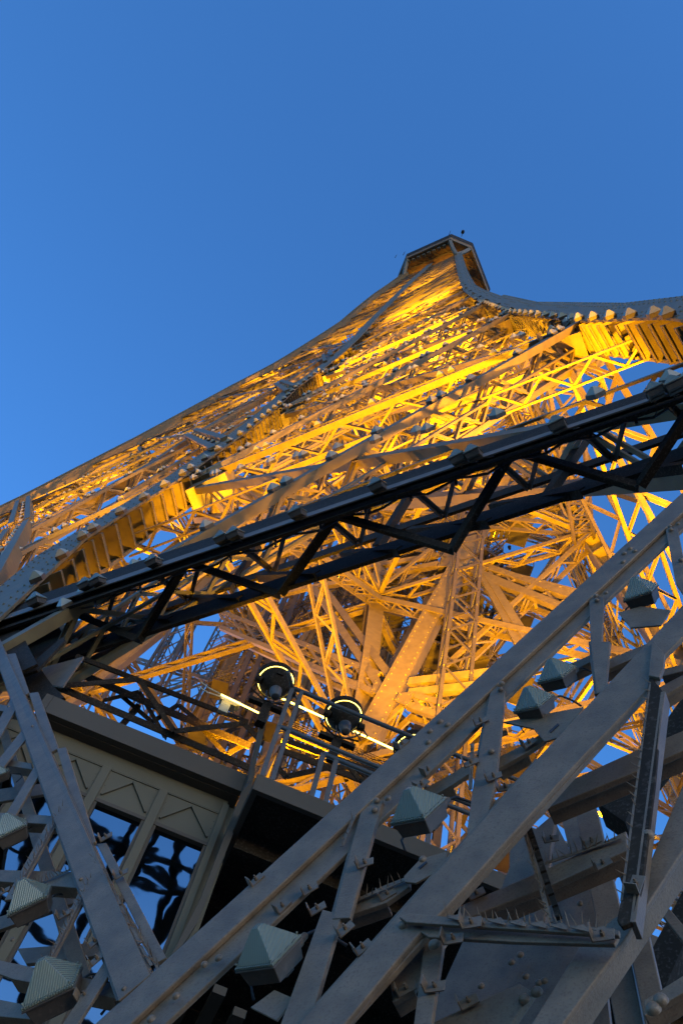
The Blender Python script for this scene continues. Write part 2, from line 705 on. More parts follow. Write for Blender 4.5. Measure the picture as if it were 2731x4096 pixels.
def fchord(px, W, D, fins, studs, lamps=None, zfin=(0, 90), step=2.0, sr=0.03):
    P = [face(*p) for p in px]
    return chord(P, fn, W, D, fins, studs, "chord", lamps, step, zfin, sr)


fchord([(-100, 2230), (78, 2125), (214, 2056), (402, 1962), (600, 1851), (772, 1738), (956, 1628), (1105, 1547), (1231, 1472), (1306, 1420), (1390, 1368), (1430, 1350)], 0.5, 0.5, None, True, sr=0.035)
for a, b in (((600, 1754), (1304, 1425)), ((153, 1998), (1118, 1545)), ((870, 1592), (1390, 1380)), ((-420, 2292), (772, 1738)),
             ((1070, 1492), (1440, 1345)), ((330, 1900), (1200, 1490)), ((-150, 2135), (950, 1632))):
    fbeam(a, b)
for a, b in (((600, 1754), (772, 1738)), ((870, 1592), (1118, 1545)), ((1070, 1492), (1304, 1425)), ((1202, 1405), (1390, 1368))):
    fbeam(a, b, lamps=1.6, name="horizontal_girder")
for a, b in (((78, 2125), (1178, 1562)), ((-160, 2310), (890, 1808)), ((772, 1738), (1330, 1435)), ((-200, 2290), (640, 1835)), ((480, 1985), (1180, 1562)), ((-330, 2420), (330, 2075))):
    fbeam(a, b, lamps=3.0)


def belt(a, b, c, d, ns, lamps=True):
    """belt between two chords: two rails, slats with lamps, lattice behind the lower rail"""
    A, B, Cc, D_ = (face(*p) for p in (a, b, c, d))
    n = fn((A[2] + Cc[2]) / 2)
    A, B, Cc, D_ = (p + n * 0.35 for p in (A, B, Cc, D_))
    mb = MB()
    mb.beam(A, B, n, 0.3, 0.5)
    mb.truss(D_, Cc, n, 1.0, 0.3, 0.1, 2.0)
    for i in range(ns):
        f = (i + 0.5) / ns
        p, q = A + (B - A) * f, D_ + (Cc - D_) * f
        mb.beam(p, q, n, 0.28, 0.06, 0.25)
        if lamps:
            e = nrm(q - p)
            L = np.linalg.norm(q - p)
            for g in ((0.3, 0.68) if L > 3 else (0.45,)):
                brace_lamps.append((p + (q - p) * g - n * 0.2, n, e))
    mb.build("belt_girder", IRON, tower)


belt((788, 1735), (909, 1780), (865, 1821), (753, 1757), 8)
belt((1128, 1537), (1188, 1561), (1156, 1582), (1108, 1548), 7)
belt((1322, 1413), (1332, 1435), (1306, 1460), (1297, 1432), 5)
belt((122, 2001), (122, 2100), (55, 2118), (79, 2019), 8)
belt((117, 2108), (-95, 2560), (-120, 2400), (41, 2141), 12)
o = brace_far.build("bracing", IRON, tower)
o["kind"] = "stuff"
o = horiz_far.build("secondary_bracing", IRON, tower)
o["kind"] = "stuff"

# ------------------------------------------------------------------ top platform
P8 = []
ZT = 164.0
SK = 5.4        # half length of the long sides
OUT = 9.0       # distance of the sides from the axis


def oct_pts(out, half, z):
    return [lean(AXP + np.array([x, y, z])) for x, y in ((-half, -out), (half, -out), (out, -half), (out, half), (half, out), (-half, out), (-out, half), (-out, -half))]


mb = MB()
a, b = oct_pts(7.0, 4.2, ZT), oct_pts(7.15, 4.3, ZT + 0.6)
mb.add(a + b, [tuple(range(8))[::-1], tuple(range(8, 16))] + [(i, (i + 1) % 8, (i + 1) % 8 + 8, i + 8) for i in range(8)])
mb.build("platform", RUST2, tower)
mb = MB()
c, d = oct_pts(7.18, 4.32, ZT + 0.62), oct_pts(7.25, 4.36, ZT + 2.6)
mb.add(c + d, [(i, (i + 1) % 8, (i + 1) % 8 + 8, i + 8) for i in range(8)] + [tuple(range(8, 16))])
mb.build("parapet", DARK, tower)
mb = MB()
o1, o2 = oct_pts(6.9, 4.15, ZT - 0.35), oct_pts(5.0, 3.2, ZT - 0.45)
mid = oct_pts(6.2, 3.8, ZT - .3)
dn = np.array([0, 0, -1.0])
for i in range(8):
    mb.beam(o1[i], o1[(i + 1) % 8], dn, 0.25, 0.35)
    mb.beam(o2[i], o2[(i + 1) % 8], dn, 0.2, 0.3)
    p, q, r, s = o1[i], o1[(i + 1) % 8], o2[i], o2[(i + 1) % 8]
    k = 4 if i % 2 == 0 else 2
    for j in range(k):
        u, v = j / k, (j + 1) / k
        mb.beam(p + (q - p) * u, r + (s - r) * v, dn, 0.16, 0.2)
        mb.beam(p + (q - p) * v, r + (s - r) * u, dn, 0.14, 0.15)
mb.build("floor_bracing", IRON, tower)
wT = wf(158.0)
for sx, sy in ((1, -1), (-1, -1), (1, 1), (-1, 1)):
    base = AXP + np.array([sx * wT, sy * wT, 158.5])
    if sx < 0:
        base = lean(base)
    for (x, y) in ((sx * 4.2, sy * 6.9), (sx * 6.9, sy * 4.2)):
        tip = lean(AXP + np.array([x, y, ZT - 0.3]))
        mb = MB()
        m = base + (tip - base) * 0.5 + np.array([0, 0, -0.7])
        for p, q in ((base, m), (m, tip)):
            mb.beam(p, q, nrm(np.array([x, y, -3.0])), 0.55, 0.5)
        mb.build("corbel", IRON, tower)
for u, v, h in ((1580, 1030, 2.5), (1795, 940, 4.0), (1845, 945, 3.2), (1950, 1160, 2.4), (1612, 1020, 3.0)):
    P = onplane(u, v, np.array([0, 0, ZT + 2.6]), np.array([0, 0, 1.0]))
    mb = MB()
    mb.tube([P, P + [0, 0, h * 0.6], P + [0, 0, h]], [0.07, 0.05, 0.02], 5)
    if u == 1845:
        mb.tube([P + [0, 0, h], P + [0, 0, h + 1.0]], [0.3, 0.3], 8)
    mb.build("antenna", DARK, tower)
for i in range(9):
    p = oct_pts(6.6, 4.4, ZT - 0.5)
    f = (i + .5) / 9
    q = p[0] + (p[1] - p[0]) * f
    mb = MB()
    mb.beam(q, q + [0, 0.0, -0.9], np.array([0, -1.0, 0]), 0.5, 0.5)
    mb.build("projector_box", IRON, tower)

# ------------------------------------------------------------------ inside the tower: heavy braces, lift columns, stairs
BK = 12.0


def ib(a, b, w=0.34, d=0.3, back=BK, name="inner_brace", rivets=False):
    P, Q = face(*a, back), face(*b, back)
    n = np.array([0.25, -0.93, -0.3])
    mb = MB()
    mb.beam(P, Q, n, w, 0.05)
    e = nrm(Q - P)
    n_ = nrm(n - e * np.dot(n, e))
    t = np.cross(n_, e)
    for s in (1, -1):
        mb.beam(P + t * s * (w / 2 - .03) - n_ * .05, Q + t * s * (w / 2 - .03) - n_ * .05, n_, 0.05, d)
    if rivets:
        L = np.linalg.norm(Q - P)
        for i in range(int(L / 0.5)):
            c = P + e * (i + .5) * 0.5
            for o in (-0.33, 0.33):
                mb.stud(c + t * w * o, n_, 0.06)
    return mb.build(name, IRON, tower)


def ilat(a, b, c, d, k=8, back=BK):
    """lattice girder between two traced booms"""
    A, B, Cc, D_ = (face(*p, back) for p in (a, b, c, d))
    n = np.array([0.25, -0.93, -0.3])
    mb = MB()
    mb.angle(A, B, n, 0.28, 0.2, 0.05)
    mb.angle(D_, Cc, n, 0.28, 0.2, 0.05, -1)
    h = n * -0.9
    mb.angle(A + h, B + h, n, 0.22, 0.15, 0.04)
    mb.angle(D_ + h, Cc + h, n, 0.22, 0.15, 0.04, -1)
    for i in range(k):
        p, q = A + (B - A) * i / k, D_ + (Cc - D_) * (i + 1) / k
        p2, q2 = A + (B - A) * (i + 1) / k, D_ + (Cc - D_) * i / k
        mb.beam(p, q, n, 0.12, 0.05, 0.05)
        mb.beam(p2, q2, n, 0.12, 0.05, 0.1)
        mb.beam(p, p + h, (A - D_), 0.12, 0.06)
        mb.beam(p2 + h, p, (A - D_), 0.1, 0.06)
        mb.beam(q, q + h, (A - D_), 0.12, 0.06)
    return mb.build("lattice_girder", IRON, tower)


def iplate(pts, back=BK - 0.06):
    P = [face(*p, back) for p in pts]
    n = nrm(np.cross(P[1] - P[0], P[2] - P[0]))
    if n[1] > 0:
        n = -n
    mb = MB()
    mb.plate(P, n, 0.05)
    c = sum(P) / len(P)
    for p in P:
        for f in (0.82, 0.55):
            mb.stud(c + (p - c) * f, n, 0.045)
    mb.build("gusset_plate", IRON, tower)


ib((2165, 1632), (1460, 2945), 0.95, 0.6, rivets=True)
ib((2125, 1632), (1420, 2945), 0.5, 0.5, BK + 0.9)
iplate([(1780, 2195), (1838, 2222), (1822, 2262), (1748, 2265)])
iplate([(1880, 2240), (1942, 2265), (1918, 2322), (1868, 2275)])
iplate([(1500, 2715), (1545, 2745), (1530, 2785), (1482, 2762)])
iplate([(1595, 2770), (1652, 2768), (1630, 2825), (1575, 2800)])
for a, b in (((1744, 2218), (1240, 2300)), ((1748, 2252), (1225, 2350)), ((1560, 2705), (1285, 2335)), ((1515, 2740), (1250, 2340)),
             ((1630, 2723), (1960, 2685)), ((1630, 2768), (1900, 2738)), ((1930, 2300), (2075, 2570)), ((1945, 2290), (2110, 2560)),
             ((1932, 2257), (2330, 2395)), ((1925, 2290), (2290, 2440)), ((1225, 2345), (880, 2430)), ((2090, 1840), (1560, 1950)), ((2100, 1850), (2560, 1990))):
    ib(a, b, 0.36, 0.26)
ilat((870, 2438), (1515, 2694), (1500, 2768), (880, 2505), 9)
ilat((1640, 2775), (1850, 2830), (1830, 2880), (1625, 2815), 3)
ilat((1950, 2270), (2330, 2370), (2310, 2440), (1930, 2310), 5)
ilat((1740, 2215), (1370, 2090), (1385, 2050), (1760, 2180), 6)
ilat((300, 2700), (620, 2240), (560, 2230), (235, 2690), 6, BK + 14)
ilat((640, 2700), (860, 2330), (800, 2320), (570, 2690), 6, BK + 10)


for a, b, bk in (((330, 2820), (560, 2380), 16), ((520, 2840), (760, 2370), 22), ((700, 2830), (960, 2330), 26), ((880, 2830), (1080, 2400), 20), ((430, 2600), (980, 2760), 24), ((250, 2560), (700, 2420), 18), ((1010, 2800), (1330, 2200), 18), ((560, 2760), (1100, 2590), 30)):
    ilat(a, b, (b[0] + 60, b[1] + 14), (a[0] + 60, a[1] + 14), 9, bk)


def column(u, v, back, z0, z1, kind="rail", name="lift_column"):
    P = face(u, v, back)
    while YT - wf(z1) + 3.0 > P[1] or XT + wf(z1) - 3.0 < P[0]:
        z1 -= 1.0          # the column stops where the tower closes in on it
    mb = MB()
    a = np.array([P[0], P[1], z0])
    b = np.array([P[0], P[1], z1])
    n = np.array([0.6, -0.8, 0])
    t = np.array([0.8, 0.6, 0])
    if kind == "rail":
        for o in (-0.8, 0.0, 0.8):
            mb.channel(a + t * o, b + t * o, n, 0.36, 0.4, 0.05)
        z = z0
        while z < z1:
            c = np.array([P[0], P[1], z])
            mb.beam(c - t * 0.9, c + t * 0.9, n, 0.15, 0.12, 0.3)
            z += 2.2
    elif kind == "mast":
        for ox in (-0.55, 0.55):
            for oy in (0, 1.1):
                mb.angle(a + t * ox - n * oy, b + t * ox - n * oy, n, 0.14, 0.14, 0.03)
        z = z0
        i = 0
        while z < z1:
            for oy in (0, 1.1):
                s = 1 if i % 2 else -1
                mb.beam(np.array([P[0], P[1], z]) - t * 0.55 * s - n * oy, np.array([P[0], P[1], z + 1.2]) + t * 0.55 * s - n * oy, n, 0.08, 0.05)
            for ox in (-0.55, 0.55):
                s = 0 if i % 2 else 1
                mb.beam(np.array([P[0], P[1], z]) + t * ox - n * 1.1 * s, np.array([P[0], P[1], z + 1.2]) + t * ox - n * 1.1 * (1 - s), t, 0.08, 0.05)
            z += 1.2
            i += 1
    else:
        mb.beam(a, b, n, 1.0, 0.8)
    return mb.build(name, ELEV, tower)


for u, v, bk, kd in ((1125, 2425, 24, "rail"), (1190, 2425, 27, "rail"), (1440, 2283, 22, "mast"), (1488, 2283, 26, "rail"), (1560, 2400, 24, "mast"),
                     (1800, 2405, 24, "rail"), (1660, 2300, 30, "mast"), (1330, 2500, 30, "mast"), (1000, 2500, 30, "mast"), (1850, 2500, 19, "mast")):
    column(u, v, bk - 8, 4, 118, kd)


def stairs(u, v, back, z0, z1, run=3.0, rise=2.6):
    """zigzag service stair with landings, railings and wire mesh"""
    P = face(u, v, back)
    t = np.array([0.8, 0.6, 0])
    n = np.array([0.6, -0.8, 0])
    st, ms = MB(), MB()
    z, s = z0, 1
    while z < z1:
        a = np.array([P[0], P[1], z]) - t * run / 2 * s
        b = np.array([P[0], P[1], z + rise]) + t * run / 2 * s
        for o in (0, 0.9):
            st.beam(a - n * o, b - n * o, n, 0.2, 0.05)
            st.tube([a - n * o + [0, 0, 1.0], b - n * o + [0, 0, 1.0]], 0.03, 5)
            st.tube([a - n * o + [0, 0, .5], b - n * o + [0, 0, .5]], 0.02, 5)
        for i in range(9):
            c = a + (b - a) * (i + .5) / 9
            st.beam(c, c - n * 0.9, np.array([0, 0, 1.0]), 0.22, 0.03)
        m = b + t * 0.6 * s - n * 0.45
        st.beam(m - n * 0.9, m + n * 0.9, np.array([0, 0, 1.0]), 1.2, 0.06)
        for o in (-0.9, 0.9):
            q = m + n * o
            st.tube([q - t * .6 + [0, 0, 1], q + t * .6 + [0, 0, 1]], 0.03, 5)
            for e in (-.6, .6):
                st.tube([q + t * e, q + t * e + [0, 0, 1]], 0.03, 5)
            for j in range(7):
                ms.tube([q + t * (-.6 + .2 * j), q + t * (-.6 + .2 * j) + [0, 0, 1]], 0.012, 3)
            for j in range(1, 5):
                ms.tube([q - t * .6 + [0, 0, .2 * j], q + t * .6 + [0, 0, .2 * j]], 0.012, 3)
        z += rise
        s = -s
    st.build("service_stair", ELEV, tower)
    ms.build("mesh_guard", ELEV, tower)


stairs(1640, 2560, 16, 8, 60)
stairs(1920, 2560, 15, 8, 60)
stairs(1050, 2640, 18, 8, 50)


def walkway(a, b, back, wdt=1.3):
    """lattice footbridge with mesh floor and guard rails"""
    P, Q = face(*a, back), face(*b, back)
    Q[2] = P[2]
    e = nrm(Q - P)
    up = np.array([0, 0, 1.0])
    n = np.cross(up, e)
    L = np.linalg.norm(Q - P)
    mb, ms = MB(), MB()
    for o in (0, wdt):
        mb.beam(P - n * o, Q - n * o, up, 0.1, 0.25)
        for h in (0.5, 1.1):
            mb.tube([P - n * o + up * h, Q - n * o + up * h], 0.03, 5)
    k = int(L / 1.2)
    for i in range(k + 1):
        c = P + e * L * i / k
        mb.beam(c, c - n * wdt, up, 0.08, 0.1, 0.05)
        for o in (0, wdt):
            mb.tube([c - n * o, c - n * o + up * 1.1], 0.025, 5)
        if i < k:
            c2 = P + e * L * (i + 1) / k
            mb.beam(c, c2 - n * wdt, up, 0.06, 0.05, 0.1)
    for i in range(int(L / 0.15)):
        c = P + e * 0.15 * i
        ms.tube([c, c - n * wdt], 0.012, 3, False)
        ms.tube([c + up * 0.02, c + up * 1.1], 0.012, 3, False)
    for h in np.arange(0.15, 1.1, 0.15):
        ms.tube([P + up * h, Q + up * h], 0.012, 3, False)
        ms.tube([P - n * wdt * h, Q - n * wdt * h], 0.012, 3, False)
    mb.build("walkway", ELEV, tower)
    ms.build("walkway_mesh", ELEV, tower)


for a, b, bk in (((880, 2640), (1390, 2700), 20), ((870, 2770), (1360, 2800), 22), ((1180, 2330), (1500, 2400), 26), ((1240, 2210), (1520, 2250), 27),
                 ((1760, 2350), (2000, 2440), 17), ((1700, 2690), (1950, 2760), 17), ((600, 2450), (900, 2540), 30), ((1330, 2060), (1640, 2120), 28), ((1250, 2520), (1620, 2620), 25), ((930, 2560), (1330, 2610), 34)):
    walkway(a, b, bk)


def lift_cabin(u, v, back, label, s=1.0):
    P = face(u, v, back)
    t_, n_ = np.array([0.8, 0.6, 0]), np.array([0.6, -0.8, 0])
    up = np.array([0, 0, 1.0])
    o = thing("lift_cabin", label, "lift cabin", (0, 0, 0), "lift cabins in the tower")
    A = lambda x, y, z: P + t_ * x * s + n_ * y * s + up * z * s
    mb = MB()
    mb.plate([A(-1.3, 1, 0), A(1.3, 1, 0), A(1.3, -1, 0), A(-1.3, -1, 0)], up, 0.15)
    mb.beam(A(-1.3, 1, -.02), A(1.3, -1, -.02), -up, 0.12, 0.1, -.2)
    mb.beam(A(1.3, 1, -.02), A(-1.3, -1, -.02), -up, 0.12, 0.1, -.25)
    mb.build("floor", ELEV, o)
    mb = MB()
    for x in (-1.3, 1.3):
        for y in (-1, 1):
            mb.beam(A(x, y, 0), A(x, y, 2.6), n_, 0.12, 0.12)
    for z in (0.5, 1.0, 2.6):
        for x0, y0, x1, y1 in ((-1.3, 1, 1.3, 1), (1.3, 1, 1.3, -1), (1.3, -1, -1.3, -1), (-1.3, -1, -1.3, 1)):
            mb.beam(A(x0, y0, z), A(x1, y1, z), up, 0.08, 0.08)
    mb.build("frame", ELEV, o)
    mb = MB()
    mb.plate([A(-1.2, -.9, 1.1), A(1.2, -.9, 1.1), A(1.2, -.9, 2.5), A(-1.2, -.9, 2.5)], n_, 0.04)
    mb.plate([A(-1.28, -.9, .1), A(-1.28, .9, .1), A(-1.28, .9, 2.5), A(-1.28, -.9, 2.5)], t_, 0.04)
    mb.build("panel", ELEV, o)


lift_cabin(1500, 2500, 15, "brown lift cabin with open railed landing beside the heavy golden brace", 1.2)
lift_cabin(1820, 2660, 15, "brown lift cabin to the right of the heavy golden brace, lower than the railed one", 1.1)

# ------------------------------------------------------------------ the lattice right beside the viewer (bottom panel of the same face)
g1 = lambda x, y: (x * 0.8712, 2600 + y * 0.8712)
g2 = lambda x, y: (1366 + x * 0.8705, 2600 + y * 0.8705)
g6 = lambda x, y: (2100 + x * 0.4024, 1600 + y * 0.4024)
gx = lambda x, y: (x * 0.4464, 2350 + y * 0.4464)
NF = fn(3.0)


def npoly(pts, back=0.0, th=0.03, name="lattice_bar", mat=None, bevel=0.004):
    """flat bar or plate standing BACK metres behind the face"""
    mb = MB()
    mb.plate([face(u, v, back) for u, v in pts], NF, th)
    return mb.build(name, mat or NEAR, tower, bevel)


def nlip(p, q, back, depth, th=0.025, name="bar_flange"):
    """flange at right angles to the face along a traced line"""
    P, Q = face(*p, back), face(*q, back)
    e = nrm(Q - P)
    t = np.cross(NF, e)
    mb = MB()
    mb.beam(P, Q, NF, th, depth)
    return mb.build(name, NEAR, tower, 0.003)


def rivets(pts, back, r, parent=None, name="rivets"):
    for u, v in pts:
        mb = MB()
        mb.dome(face(u, v, back), NF, r * random.uniform(.92, 1.08), r * 0.8, 12)
        mb.build("rivet", NEAR, tower, 0, True)


def spikes(mb, p, q, back, n, ln, lean=(0, 0, 0)):
    P, Q = face(*p, back), face(*q, back)
    mb = MB()
    mb.beam(P, Q, NF, 0.022, 0.004)
    for i in range(n):
        c = P + (Q - P) * ((i + random.random() * 0.6) / n)
        d = nrm(NF * 0.8 + np.array([random.uniform(-.6, .6), 0, random.uniform(-.3, .7)]) + np.array(lean))
        L = ln * random.uniform(0.7, 1.2)
        mb.tube([c, c + d * L * .5, c + d * L], [0.0035, 0.0028, 0.0006], 4)
    mb.build("spike_strip", NEAR, tower)


def clamp(p, back, s=0.05, ang=0.0):
    """small bolted clamp: saddle plate, upstand and bolt"""
    c = face(*p, back)
    t = nrm(np.array([math.cos(ang), 0, math.sin(ang)]))
    u = np.cross(NF, t)
    mb = MB()
    mb.beam(c - t * s, c + t * s, NF, s * 1.2, 0.006, -0.006)
    mb.beam(c - t * s + NF * .003, c - t * s + NF * s * 1.2, -t, s * 1.2, 0.006)
    mb.tube([c, c + NF * s * .55], s * 0.22, 6)
    mb.tube([c + NF * s * .55, c + NF * s * .8], s * 0.12, 6)
    return mb.build("clamp", NEAR, tower)


# left lattice girder
npoly([g1(-60, -90), g1(-5, -60), g1(690, 1490), g1(545, 1610)], 0.0, 0.03, "lattice_boom")
for a, b in (((30, 20), (128, 196)), ((134, 198), (262, 450)), ((262, 452), (432, 880)), ((446, 890), (756, 1412))):
    npoly([g1(*a), g1(a[0] + 42, a[1] - 6), g1(b[0] + 8, b[1]), g1(b[0] - 40, b[1] + 26)], 0.05, 0.03, "boom_flange")
nlip(g1(-5, -55), g1(688, 1488), 0.03, 0.14)
nlip(g1(-58, -86), g1(545, 1606), 0.03, 0.14)
npoly([g1(-20, 330), g1(20, 320), g1(420, 1500), g1(330, 1500)], 0.42, 0.03, "lattice_boom")
for q in ([(55, 215), (95, 235), (-20, 440), (-60, 420)], [(120, 345), (158, 362), (0, 560), (-40, 545)], [(180, 498), (215, 515), (20, 850), (-30, 850)],
          [(268, 705), (306, 722), (70, 1140), (20, 1150)], [(400, 1030), (442, 1045), (190, 1520), (110, 1640)], [(512, 1380), (560, 1400), (330, 1760), (260, 1760)]):
    npoly([g1(*p) for p in q], 0.035, 0.02, "lattice_bar")
for q in ([(-20, 490), (145, 520), (150, 548), (-20, 522)], [(-20, 1008), (345, 1018), (356, 1092), (-20, 1060)], [(-20, 1420), (515, 1530), (530, 1600), (60, 1510), (-20, 1480)],
          [(-20, 245), (75, 262), (80, 290), (-20, 276)], [(-20, 745), (235, 760), (245, 800), (-20, 785)], [(-20, 1600), (180, 1640), (190, 1700), (-20, 1680)]):
    npoly([g1(*p) for p in q], 0.10, 0.02, "lattice_bar")
    nlip(g1(*q[3]), g1(*q[2]), 0.12, 0.09)
for q in ([(-20, 640), (210, 610), (215, 660), (-20, 700)], [(80, 1370), (480, 1340), (480, 1400), (120, 1440)], [(-20, 1230), (360, 1110), (370, 1150), (-20, 1290)]):
    npoly([g1(*p) for p in q], 0.45, 0.03, "lattice_bar")
spikes(None, g1(440, 960), g1(735, 1470), 0.04, 46, 0.065)
spikes(None, g1(290, 720), g1(60, 1120), 0.02, 26, 0.06)
spikes(None, g1(420, 1050), g1(170, 1520), 0.02, 30, 0.06)
spikes(None, g1(150, 1080), g1(340, 1000), 0.08, 14, 0.06)
for s in ((470, 1010, 500, 1080), (505, 1090, 545, 1170), (550, 1180, 585, 1260), (595, 1270, 635, 1350), (640, 1360, 690, 1450)):
    npoly([g1(s[0], s[1]), g1(s[0] + 14, s[1] - 6), g1(s[2] + 14, s[3] - 6), g1(s[2], s[3])], 0.02, 0.004, "spike_base", None, 0)
rivets([g1(372, 1052), g1(570, 1555), g1(60, 1330), g1(40, 260), g1(150, 350)], 0.0, 0.016)

# right lattice girder: upper boom (angle), lower boom, third boom
npoly([(383, 4096), (300, 4180), (440, 4190), (520, 4096), (2760, 2018), (2760, 1940)], 0.0, 0.035, "lattice_boom", None, 0.008)
npoly([(512, 4100), (470, 4180), (640, 4190), (660, 4096), (1366, 3432), (1853, 2958), (2353, 2468), (2760, 2085), (2760, 2022)], 0.035, 0.03, "boom_web", None, 0.006)
nlip((385, 4100), (2760, 1945), 0.03, 0.03)
npoly([(1190, 4096), (1100, 4200), (1290, 4200), (1376, 4096), (1653, 3758), (1784, 3627), (2332, 3022), (2632, 2712), (2655, 2620), (2775, 2500), (2775, 2370), (2606, 2548), (2149, 3030), (1592, 3655)], -0.03, 0.035, "lattice_boom", None, 0.008)
nlip((1380, 4092), (2628, 2716), 0.0, 0.03)
nlip((1200, 4092), (2149, 3034), 0.005, 0.10)
npoly([(2606, 2556), (2655, 2615), (2650, 2668), (2634, 2709), (2591, 2701)], -0.065, 0.03, "node_plate")
npoly([g2(865, 1725), g2(850, 1800), g2(1000, 1800), g2(1015, 1717), g2(1300, 1330), g2(1590, 880), g2(1590, 560), g2(1330, 1170), g2(1105, 1340)], 0.06, 0.03, "lattice_boom", None, 0.006)
nlip(g2(1590, 885), g2(1015, 1720), 0.09, 0.12)
# short bars between the booms
bars = [([(100, 690), (188, 690), (38, 1230), (-45, 1235)], 0.01), ([(688, 150), (750, 185), (712, 560), (655, 840), (572, 845), (600, 640), (628, 480)], 0.01),
        ([(1140, -40), (1232, -40), (1212, 190), (1168, 200)], 0.01)]
for q, b in bars:
    npoly([g2(*p) for p in q], b, 0.03, "lattice_bar", None, 0.005)
    nlip(g2(*q[0]), g2(*q[-1]), b + 0.02, 0.10)
npoly([g1(1480, 1190), g1(1568, 1215), g1(1400, 1780), g1(1265, 1780)], 0.015, 0.03, "lattice_bar")
npoly([(2353, 2373), (2412, 2389), (2404, 2580), (2360, 2580)], 0.012, 0.03, "lattice_bar")
npoly([(2655, 2095), (2706, 2110), (2745, 2300), (2745, 2400), (2700, 2330)], 0.012, 0.03, "lattice_bar")
for q, b in (([(20, 1165), (200, 1078), (310, 1036), (312, 1085), (205, 1160), (20, 1225)], 0.10), ([(372, 640), (500, 570), (592, 512), (592, 562), (505, 620), (385, 690)], 0.12),
             ([(712, 495), (840, 430), (935, 372), (935, 412), (850, 470), (715, 545)], 0.12), ([(1000, 82), (1140, 22), (1140, 55), (1010, 118)], 0.14),
             ([(1180, 60), (1400, -30), (1400, 10), (1185, 105)], 0.16), ([(220, 1500), (420, 1330), (480, 1330), (330, 1560), (235, 1620)], 0.1),
             ([(380, 1330), (470, 1320), (410, 1720), (330, 1720)], 0.06), ([(1440, 180), (1590, 100), (1590, 140), (1460, 225)], 0.2), ([(1460, 90), (1590, 60), (1590, 90), (1470, 120)], 0.3),
             ([(1385, 1610), (1590, 1480), (1590, 1560), (1390, 1680)], 0.12), ([(1395, 1120), (1440, 1110), (1590, 1290), (1590, 1370)], 0.35)):
    npoly([g2(*p) for p in q], b, 0.03, "lattice_bar", None, 0.004)
    nlip(g2(*q[-1]), g2(*q[-2]), b + 0.02, 0.08)
# inner crossed channels and the column behind
npoly([g2(530, 1180), g2(940, 1005), g2(1305, 830), g2(1310, 920), g2(960, 1080), g2(555, 1240)], 0.3, 0.04, "cross_bar", None, 0.006)
nlip(g2(545, 1235), g2(1310, 918), 0.33, 0.12)
npoly([g2(935, 650), g2(1340, 465), g2(1590, 360), g2(1590, 450), g2(1360, 555), g2(945, 725)], 0.3, 0.04, "cross_bar", None, 0.006)
nlip(g2(940, 722), g2(1590, 452), 0.33, 0.12)
npoly([g2(400, 1717), g2(390, 1800), g2(720, 1800), g2(880, 1570), g2(815, 1530)], 0.26, 0.04, "cross_bar", None, 0.006)
npoly([g2(430, 1800), g2(420, 1640), g2(560, 1330), g2(700, 1170), g2(770, 1000), g2(770, 860), g2(985, 800), g2(1190, 1200), g2(1210, 1800)], 1.3, 0.05, "web_plate", None, 0)
npoly([g2(1000, 740), g2(1062, 690), g2(1160, 1060), g2(1240, 1800), g2(1160, 1800), g2(1140, 1300)], 1.1, 0.05, "column_plate", None, 0)
npoly([g2(1062, 688), g2(1168, 722), g2(1290, 1240), g2(1400, 1800), g2(1270, 1800)], 0.9, 0.06, "column_plate", None, 0.006)
npoly([g2(1290, 1240), g2(1380, 1180), g2(1520, 1800), g2(1410, 1800)], 0.85, 0.06, "column_plate", None, 0.006)
npoly([g2(880, 830), g2(985, 740), g2(960, 900), g2(930, 1300), g2(880, 1300)], 0.8, 0.05, "column_plate", None, 0.006)
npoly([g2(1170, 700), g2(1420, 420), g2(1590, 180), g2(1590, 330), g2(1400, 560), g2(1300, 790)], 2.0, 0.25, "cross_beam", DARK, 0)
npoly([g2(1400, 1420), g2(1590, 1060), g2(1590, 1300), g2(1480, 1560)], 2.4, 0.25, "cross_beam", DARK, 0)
rivets([g2(*p) for p in ((820, 1400), (845, 1500), (780, 1435), (930, 1520), (1125, 1560), (1130, 1660), (640, 1545), (960, 1120), (1075, 1060), (1055, 1120), (1095, 1165), (905, 1530))], 1.24, 0.022)
rivets([g2(*p) for p in ((895, 1572), (838, 1605))], 0.25, 0.026)
# spiked angle bars
npoly([g2(262, 1225), g2(310, 1208), g2(480, 1225), g2(1275, 1288), g2(1272, 1312), g2(480, 1262), g2(300, 1250)], -0.07, 0.02, "spiked_bar", None, 0.004)
npoly([g2(300, 1255), g2(480, 1266), g2(1272, 1316), g2(1250, 1352), g2(800, 1340), g2(400, 1318)], -0.03, 0.02, "spiked_bar", None, 0.004)
npoly([g2(1412, 110), g2(1474, 190), g2(1438, 600), g2(1380, 1060), g2(1335, 1250), g2(1285, 1270), g2(1262, 1240), g2(1290, 1100), g2(1355, 560)], -0.05, 0.025, "spiked_bar", DARK, 0.004)
nlip(g2(1474, 190), g2(1335, 1250), -0.05, 0.09)
spikes(None, g2(480, 1225), g2(1230, 1290), -0.07, 26, 0.055, (0, 0, .7))
spikes(None, g2(1420, 150), g2(1290, 1150), -0.05, 22, 0.05, (-.7, 0, .2))
spikes(None, g2(590, 640), g2(600, 430), 0.0, 8, 0.05)
spikes(None, g2(840, 830), g2(960, 1250), 0.2, 20, 0.055)
spikes(None, g2(40, 1160), g2(300, 1050), 0.08, 8, 0.055)
spikes(None, g2(0, 900), g2(60, 760), 0.0, 6, 0.05)
spikes(None, g2(930, 980), g2(1280, 860), 0.28, 12, 0.055)
